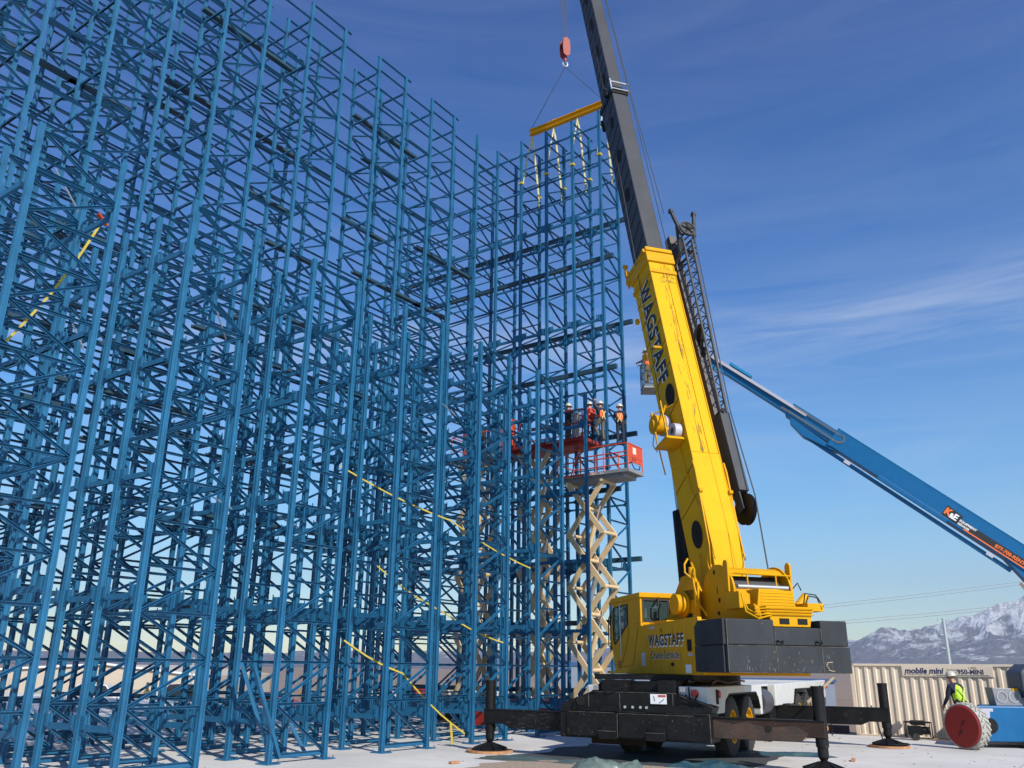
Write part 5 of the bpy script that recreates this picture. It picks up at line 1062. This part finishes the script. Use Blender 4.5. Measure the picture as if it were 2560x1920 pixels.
# ------------------------------------------------------------------ shipping container
ct = thing('storage_container', 'tan corrugated storage container with navy lettering along its top', 'container', AB(30.42, 8.0), RZ_A)
CL, CHt, CW = 6.06, 2.16, 2.4
b = MB(); b.box(0, CL, .05, CW, -.12, CHt - .03)
for (x0, x1, y0, y1, z0, z1) in ((0, CL, -.01, .12, -.15, .03), (0, CL, -.01, .12, CHt - .07, CHt), (0, .13, -.01, .12, -.15, CHt), (CL - .13, CL, -.01, .12, -.15, CHt), (0, CL, .12, CW, CHt - .06, CHt - .015)): b.box(x0, x1, y0, y1, z0, z1)
b.build('container_frame', TANB, ct, bevel=.008)
pitch = .274; pr = [(0, .07)]; x = .13
while x < CL - .3: pr += [(x, .07), (x + .05, .015), (x + .13, .015), (x + .18, .07)]; x += pitch
b = MB(); vv = []; ff = []
for (px_, py_) in pr: vv += [(px_, py_, .03), (px_, py_, CHt - .07)]
for i in range(len(pr) - 1): ff.append((2 * i, 2 * i + 2, 2 * i + 3, 2 * i + 1))
b._add(vv, ff); b.build('corrugated_wall', TANB, ct)
b = MB(); b.box(1.60, 4.18, -.012, .05, CHt - .37, CHt - .055); sp_ = b.build('name_board', TANB, ct, bevel=.006)
def CT(x, z): return frame((x, -.013, z), (1, 0, 0), (0, 0, 1))
text('board_words', 'mobile mini', .235, NAVY, sp_, CT(1.68, CHt - .28), shear=.25, offset=.010, extrude=.001, sx=1.0)
text('board_words', 'STORAGE', .072, NAVY, sp_, CT(2.90, CHt - .20), extrude=.001); text('board_words', 'SYSTEMS', .072, NAVY, sp_, CT(2.90, CHt - .28), extrude=.001)
text('board_words', '950-MINI', .19, NAVY, sp_, CT(3.20, CHt - .29), offset=.008, extrude=.001, sx=.98); text('board_words', '1 800', .09, NAVY, sp_, CT(3.50, CHt - .14), extrude=.001, sx=1.15)
b = MB(); b.box(2.6, 4.05, -.016, -.012, CHt - .325, CHt - .315); b.box(2.5, 4.1, -.016, -.012, CHt - .345, CHt - .338); b.box(1.66, 1.72, -.016, -.012, CHt - .33, CHt - .31); b.build('board_rule', NAVY, sp_)
text('board_words', 'PORTABLE STORAGE & OFFICES', .045, NAVY, sp_, CT(1.76, CHt - .335), extrude=.001)

# ------------------------------------------------------------------ things lying on the slab
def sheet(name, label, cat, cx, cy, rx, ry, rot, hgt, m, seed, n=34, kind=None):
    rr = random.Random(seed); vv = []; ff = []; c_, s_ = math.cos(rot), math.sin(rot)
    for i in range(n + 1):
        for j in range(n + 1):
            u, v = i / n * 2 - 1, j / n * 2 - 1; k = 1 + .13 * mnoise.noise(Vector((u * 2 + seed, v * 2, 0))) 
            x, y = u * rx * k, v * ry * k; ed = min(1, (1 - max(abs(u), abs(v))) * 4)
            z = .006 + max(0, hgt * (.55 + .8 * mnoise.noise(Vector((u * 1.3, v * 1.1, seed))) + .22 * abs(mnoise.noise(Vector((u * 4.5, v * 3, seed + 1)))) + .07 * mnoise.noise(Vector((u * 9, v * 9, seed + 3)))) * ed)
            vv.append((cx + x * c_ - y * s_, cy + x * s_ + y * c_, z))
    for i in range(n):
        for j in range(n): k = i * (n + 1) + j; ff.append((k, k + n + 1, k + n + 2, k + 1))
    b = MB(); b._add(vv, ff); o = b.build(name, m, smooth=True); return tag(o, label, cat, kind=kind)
sheet('blue_tarp', 'crumpled blue tarp poking out behind the nearest right tyre', 'tarp', 4.1, 18.95, .8, .32, -.5, .15, TARP, 3)
sheet('blue_tarp', 'strip of blue tarp between the right rear tyres and the nearest jack', 'tarp', 6.4, 21.9, 1.3, .16, -.25, .10, TARP, 5)
sheet('green_tarp', 'grey-green tarp heaped at the very front below the outrigger box', 'tarp', 1.95, 18.15, .72, .36, -.1, .27, TARPG, 8)
sheet('green_tarp', 'flat grey-green tarp in front of the left outrigger mat', 'tarp', .55, 20.3, 1.2, .55, -.5, .03, TARPG, 9)
sheet('ground_mat', 'pinkish patterned mat under the rear of the crane', 'mat', 1.6, 18.6, 2.1, 1.3, -.5, .012, SAND, 11)
sheet('ground_mat', 'dark patterned mat right of the crane by the container', 'mat', 8.0, 28.4, 1.4, .9, -.6, .012, SAND, 12)
sheet('shade_sheet', 'dark sheet painting the shade under the crane between the jacks', 'mat', 3.4, 21.5, 2.6, 2.2, -.5, .02, mat('dark_sheet', (.05, .055, .06), .8), 13)  # added dark sheet, imitates the crane's shade on the slab
b = MB(); b.box(-.55, .55, -.3, .3, .1, .55); b.box(-.58, .58, -.33, .33, .55, .62); b.bar((-.58, 0, .05), (.58, 0, .05), .6, .1); gb = b.build('gang_box', REDP, bevel=.02); gb.location = (-.72, 31.4, 0); gb.rotation_euler = (0, 0, -.6); tag(gb, 'red steel toolbox seen between rack posts left of the outrigger', 'toolbox')
bpy.data.objects.remove(bpy.data.objects['lower_lift_box'])
gr_ = random.Random(12); b = MB()
for i in range(420):
    q = AB(gr_.uniform(9, 29), gr_.uniform(-6, 12.6), .002); s_ = gr_.uniform(.006, .028); b.bar(q, q + Vector((gr_.uniform(-1, 1), gr_.uniform(-1, 1), 0)).normalized() * s_ * gr_.uniform(1, 4), s_, s_ * .8)
tag(b.build('slab_grit', mat('grit', (.26, .22, .18), .95, var=.5, scale=2)), 'scattered grit and small scraps on the slab', 'grit', kind='stuff')
for i, (x, y, a, l_) in enumerate(((4.9, 17.9, .3, .3), (7.7, 20.6, 1.2, .35), (-1.2, 19.2, .8, .25))):
    b = MB(); d = Vector((math.cos(a), math.sin(a), 0)) * l_; b.bar(Vector((x, y, .03)), Vector((x, y, .03)) + d, .09, .04); tag(b.build('wood_offcut', WOOD), ['short wood offcut on the slab in front of the right tyres', 'longer wood offcut between the two right jacks', 'small wood offcut on the slab left of the outrigger mat'][i], 'offcut', 'wood offcuts on the slab')
def generator(label, x, y, rz, m):
    t = thing('site_generator', label, 'generator', (x, y, 0), rz, 'small machines by the container')
    b = MB()
    for yy in (-.2, .2): b.tube([(-.35, yy, .08), (-.35, yy, .5), (.35, yy, .5), (.35, yy, .08)], .02, 6)
    b.tube([(-.35, -.2, .5), (-.35, .2, .5)], .02, 6); b.tube([(.35, -.2, .5), (.35, .2, .5)], .02, 6); b.build('tube_frame', BLK, t)
    b = MB(); b.box(-.28, .1, -.15, .15, .14, .40); b.cyl((.1, 0, .27), (.32, 0, .27), .11, n=14); b.build('engine', m, t, bevel=.02)
    b = MB(); b.cyl((-.1, -.22, .10), (-.1, .22, .10), .10, n=14); b.build('wheel', TYRE, t)
    b = MB(); b.box(-.2, .2, -.14, .14, .42, .55); b.build('fuel_tank', DARK, t, bevel=.03)
generator('small yellow and black generator between the right jack and the container', 9.35, 27.6, .4, YEL)
generator('small dark generator against the container left of the red-disc wheel', 12.2, 27.2, -.3, BLK)
b = MB(); b.bar((11.0, 26.9, 0), (10.9, 27.25, .95), .025, .025); tag(b.build('thin_stick', BLK), 'thin dark stick leaning on the container wall', 'stick')
b = MB(); b.bar(AB(30.08, 2.6, -.05), AB(30.08, 6.2, -.05), .10, .14); tag(b.build('edge_board', mat('orange_board', (.55, .28, .05), .7)), 'orange form board lying along the slab edge by the container', 'board')
b = MB(); b.bar(AB(31.0, 8.4, .10), AB(31.0, 13.5, .10), .3, .24); tag(b.build('dark_pipe', mat('dark_pipe_plastic', (.03, .025, .05), .6)), 'long dark pipe lying on the dirt left of the container', 'pipe')
b = MB(); b.bar((8.15, 24.7, 1.1), (8.95, 24.75, 1.75), .05, .07) ; tag(b.build('boom_strut', mat('brass_strut', (.3, .25, .15), .5)), 'tan strut leaning against the far right jack', 'strut')
b = MB(); b.tube([Vector((10.25 + .45 * math.cos(a), 24.55 + .38 * math.sin(a), .09)) for a in [R(x) for x in range(0, 360, 24)]], .022, 6); tag(b.build('coiled_hose', BLK), 'black hose coiled on the right outrigger mat', 'hose')

# ------------------------------------------------------------------ beyond the slab
def part(parent, name, m, *boxes, bev=0):
    b = MB()
    for x in boxes: b.box(*x)
    return b.build(name, m, parent, bevel=bev)
wh_ = thing('warehouse', 'wide beige gabled warehouse with a white roof edge, low behind the left of the rack', 'building', (-63, 140, -4.8), R(5))
b = MB(); b.prism([(-40, 0), (15, 0), (15, 5.0), (0, 6.6), (-40, 4.2)], (0, 0, 0), (1, 0, 0), (0, 0, 1), (0, 60, 0)); b.build('wall', BEIGE, wh_)
b = MB(); b.bar((-40, -.2, 4.3), (0, -.2, 6.7), .5, .3); b.bar((0, -.2, 6.7), (15.2, -.2, 5.08), .5, .3); b.build('roof_trim', TRIMW, wh_)
for i in range(4): part(wh_, 'dock_door', mat('dock_door_grey', (.3, .28, .25), .7), (-34 + i * 12, -30 + i * 12, -.15, .02, 0, 3.0))
for i in range(5): part(wh_, 'wall_seam', mat('seam_tan', (.40, .34, .27), .8), (-36 + i * 11, -35.8 + i * 11, -.06, .02, 0, 4.4))
BTR = mat('blue_trim', (.03, .08, .22), .6)
g2 = thing('far_hall', 'blue-grey metal hall seen under the crane cab', 'building', (24, 150, -4.8), R(-8))
part(g2, 'wall', BLGR, (-16, 10, 0, 30, 0, 7.2)); part(g2, 'roof_trim', BTR, (-16.2, 10.2, -.2, 30.2, 7.2, 7.8))
g3 = thing('far_wall', 'low beige block wall with blue coping behind the middle of the rack', 'wall', (-8, 66, -1.5), R(-3))
part(g3, 'wall_panel', mat('block_wall', (.52, .46, .38), .9, var=.1, scale=3), (-2, 20, 0, .3, 0, 1.9)); part(g3, 'coping', BTR, (-2, 20, -.06, .36, 1.9, 2.1), (-2, 20, -.06, .36, .75, .85))
g4 = thing('far_shed', 'low dark blue-roofed shed far behind the crane', 'building', (52, 190, -4.8), R(-10)); part(g4, 'wall', BLGR, (-16, 16, 0, 12, 0, 4.6)); part(g4, 'roof', BTR, (-16.4, 16.4, -.4, 12.4, 4.6, 5.2))
g5 = thing('dirt_pile', 'brown dirt heap just right of the crane front by the container', 'dirt pile', (10.2, 41, -.3), 0)
b = MB(); vv = []; ff = []
for i in range(13):
    for j in range(25):
        t = i / 12; a = 2 * math.pi * j / 24; r_ = 3.2 * t * (1 + .25 * mnoise.noise(Vector((math.cos(a) * 2, math.sin(a) * 2, 1)))); vv.append((r_ * math.cos(a) * 1.5, r_ * math.sin(a), .95 * (1 - t) ** .8 * (1 + .3 * mnoise.noise(Vector((r_ * math.cos(a), r_ * math.sin(a), 5))))))
for i in range(12):
    for j in range(24): k = i * 25 + j; ff.append((k, k + 25, k + 26, k + 1))
b._add(vv, ff); b.build('heap', DIRT, g5, smooth=True)
def conifer(label, x, y, h, r, m, seed):
    t = thing('conifer_tree', label, 'tree', (x, y, gz(y)), 0, 'dry trees beyond the site'); rr = random.Random(seed)
    b = MB(); b.cyl((0, 0, 0), (0, 0, h * .92), .10 * r, .02, n=8)
    for i in range(26):
        z = h * (.12 + .8 * rr.random()); a = rr.random() * 6.28; ln = r * (1 - z / h) * .95; b.cyl((0, 0, z), (ln * math.cos(a), ln * math.sin(a), z + ln * .15), .03, .008, n=5)
    b.build('trunk', BARK, t)
    b = MB()
    for i in range(1500):
        z = h * (rr.random() ** 1.15 * .93 + .05); ln = r * (1.04 - z / h) ** .8 * (rr.random() ** .5) * (.75 + .4 * math.sin(z * 5 + seed)); a = rr.random() * 6.28
        c_ = Vector((ln * math.cos(a), ln * math.sin(a), z)); s_ = rr.uniform(.10, .26) * r * .5; d = Vector((rr.uniform(-1, 1), rr.uniform(-1, 1), rr.uniform(-.3, .8))).normalized(); u = d.orthogonal().normalized()
        b._add([c_ - u * s_ * .4, c_ + u * s_ * .4, c_ + d * s_ * 1.6], [(0, 1, 2)])
    b.build('crown', m, t)
for i, (x, y, h, r, m_, lb) in enumerate([(-52, 112, 4.6, 2.2, PINE, 'tallest dry conifer seen low through the left of the rack'), (-46, 115, 3.4, 1.0, PINE, 'narrow conifer just right of the tallest one'), (-22, 98, 3.6, 1.3, mat('amber_foliage', (.30, .13, .03), .9, c2=(.4, .2, .05)), 'amber bushy tree behind the middle of the rack'), (-62, 96, 2.6, 1.6, MAROON, 'maroon shrub at the far left edge'), (-43, 120, 2.2, 1.3, MAROON, 'low maroon shrub right of the narrow conifer'), (-17, 104, 2.3, 1.6, MAROON, 'low maroon shrub right of the amber tree'), (-58, 92, 2.3, 1.8, MAROON, 'second maroon shrub from the left edge')]):
    conifer(lb, x, y, h, r, m_, i + 3)
def car(label, x, y, rz, m, tall=False):
    t = thing('parked_car', label, 'car', (x, y, gz(y)), rz, 'vehicles parked beyond the slab')
    b = MB(); h = 1.75 if tall else 1.42
    b.prism([(-2.2, .35), (2.2, .35), (2.25, .75), (1.9, .92), (1.1, .98), (.5, h), (-1.3, h), (-1.9, 1.0), (-2.25, .95)], (0, -.85, 0), (1, 0, 0), (0, 0, 1), (0, 1.7, 0)); bd = b.build('body', m, t, bevel=.06)
    b = MB(); b.prism([(-1.75, 1.02), (1.0, 1.02), (.48, h - .08), (-1.25, h - .08)], (0, -.86, 0), (1, 0, 0), (0, 0, 1), (0, 1.72, 0)); b.build('window', mat('car_glass', (.02, .025, .03), .1), bd)
    for xx in (-1.35, 1.35):
        for yy in (-.82, .66):
            b = MB(); b.cyl((xx, yy, .34), (xx, yy + .2, .34), .34, n=16); w_ = b.build('wheel', TYRE, t)
            b = MB(); b.cyl((xx, yy - .01, .34), (xx, yy + .21, .34), .19, n=12); b.build('rim', GALV, w_)
for a_ in [('white pickup-like car parked far left behind the rack', -28, 62, .2, WHT, True), ('dark blue car parked behind the left of the rack', -21, 60, .1, NAVYC, True), ('red car behind the third bay of the rack', -17.5, 66, .0, REDP, False), ('dark grey car beside the red one behind the rack', -12, 68, .1, LGREY, False), ('red and white car behind the middle of the rack', -5.2, 62, 1.2, REDP, True), ('small maroon car just right of the dark grey one', -9.2, 72, .0, mat('maroon_car', (.12, .02, .03), .3), False)]: car(*a_)
# utility poles and power lines
def pole(label, x, y, h, r=.13, arms=3):
    t = thing('utility_pole', label, 'pole', (x, y, gz(y)), 0, 'poles beyond the site')
    h -= gz(y); b = MB(); b.cyl((0, 0, 0), (0, 0, h), r * 1.3, r * .8, n=14); b.build('shaft', GALV, t, smooth=True)
    for i in range(arms):
        b = MB(); z = h - .35 - i * 1.35; b.bar((0, 0, z), (-.55, 0, z + .12), .07, .07); b.cyl((-.55, 0, z + .1), (-.55, 0, z + .35), .05, n=8); b.build('insulator_arm', GALV, t)
pole('tall grey steel utility pole rising behind the container', 45.3, 91.8, 7.3, .2); pole('thin far pole seen between posts left of the middle', -39.5, 112, 2.8, .12, 1); pole('thin far pole with crossarm at the left', -60, 120, 1.6, .1, 1)
for i, (z0, z1, lb) in enumerate(((7.83, 10.06, 'upper power line of the top pair'), (7.55, 9.8, 'lower power line of the top pair'), (6.28, 8.06, 'upper power line of the bottom pair'), (6.0, 7.8, 'lower power line of the bottom pair'))):
    p = Vector((29.23, 82.38, z0)); q = Vector((47.63, 81.63, z1)); d = (q - p); pts = [p - d * 2 + Z * .6, p - d + Z * .1, p, p.lerp(q, .5) - Z * .06, q, q + d * .8 + Z * .3]
    b = MB(); b.tube(pts, .022, 5); tag(b.build('power_line', WIREG), lb + ' crossing the sky over the mountains', 'power line', 'power lines over the mountains')
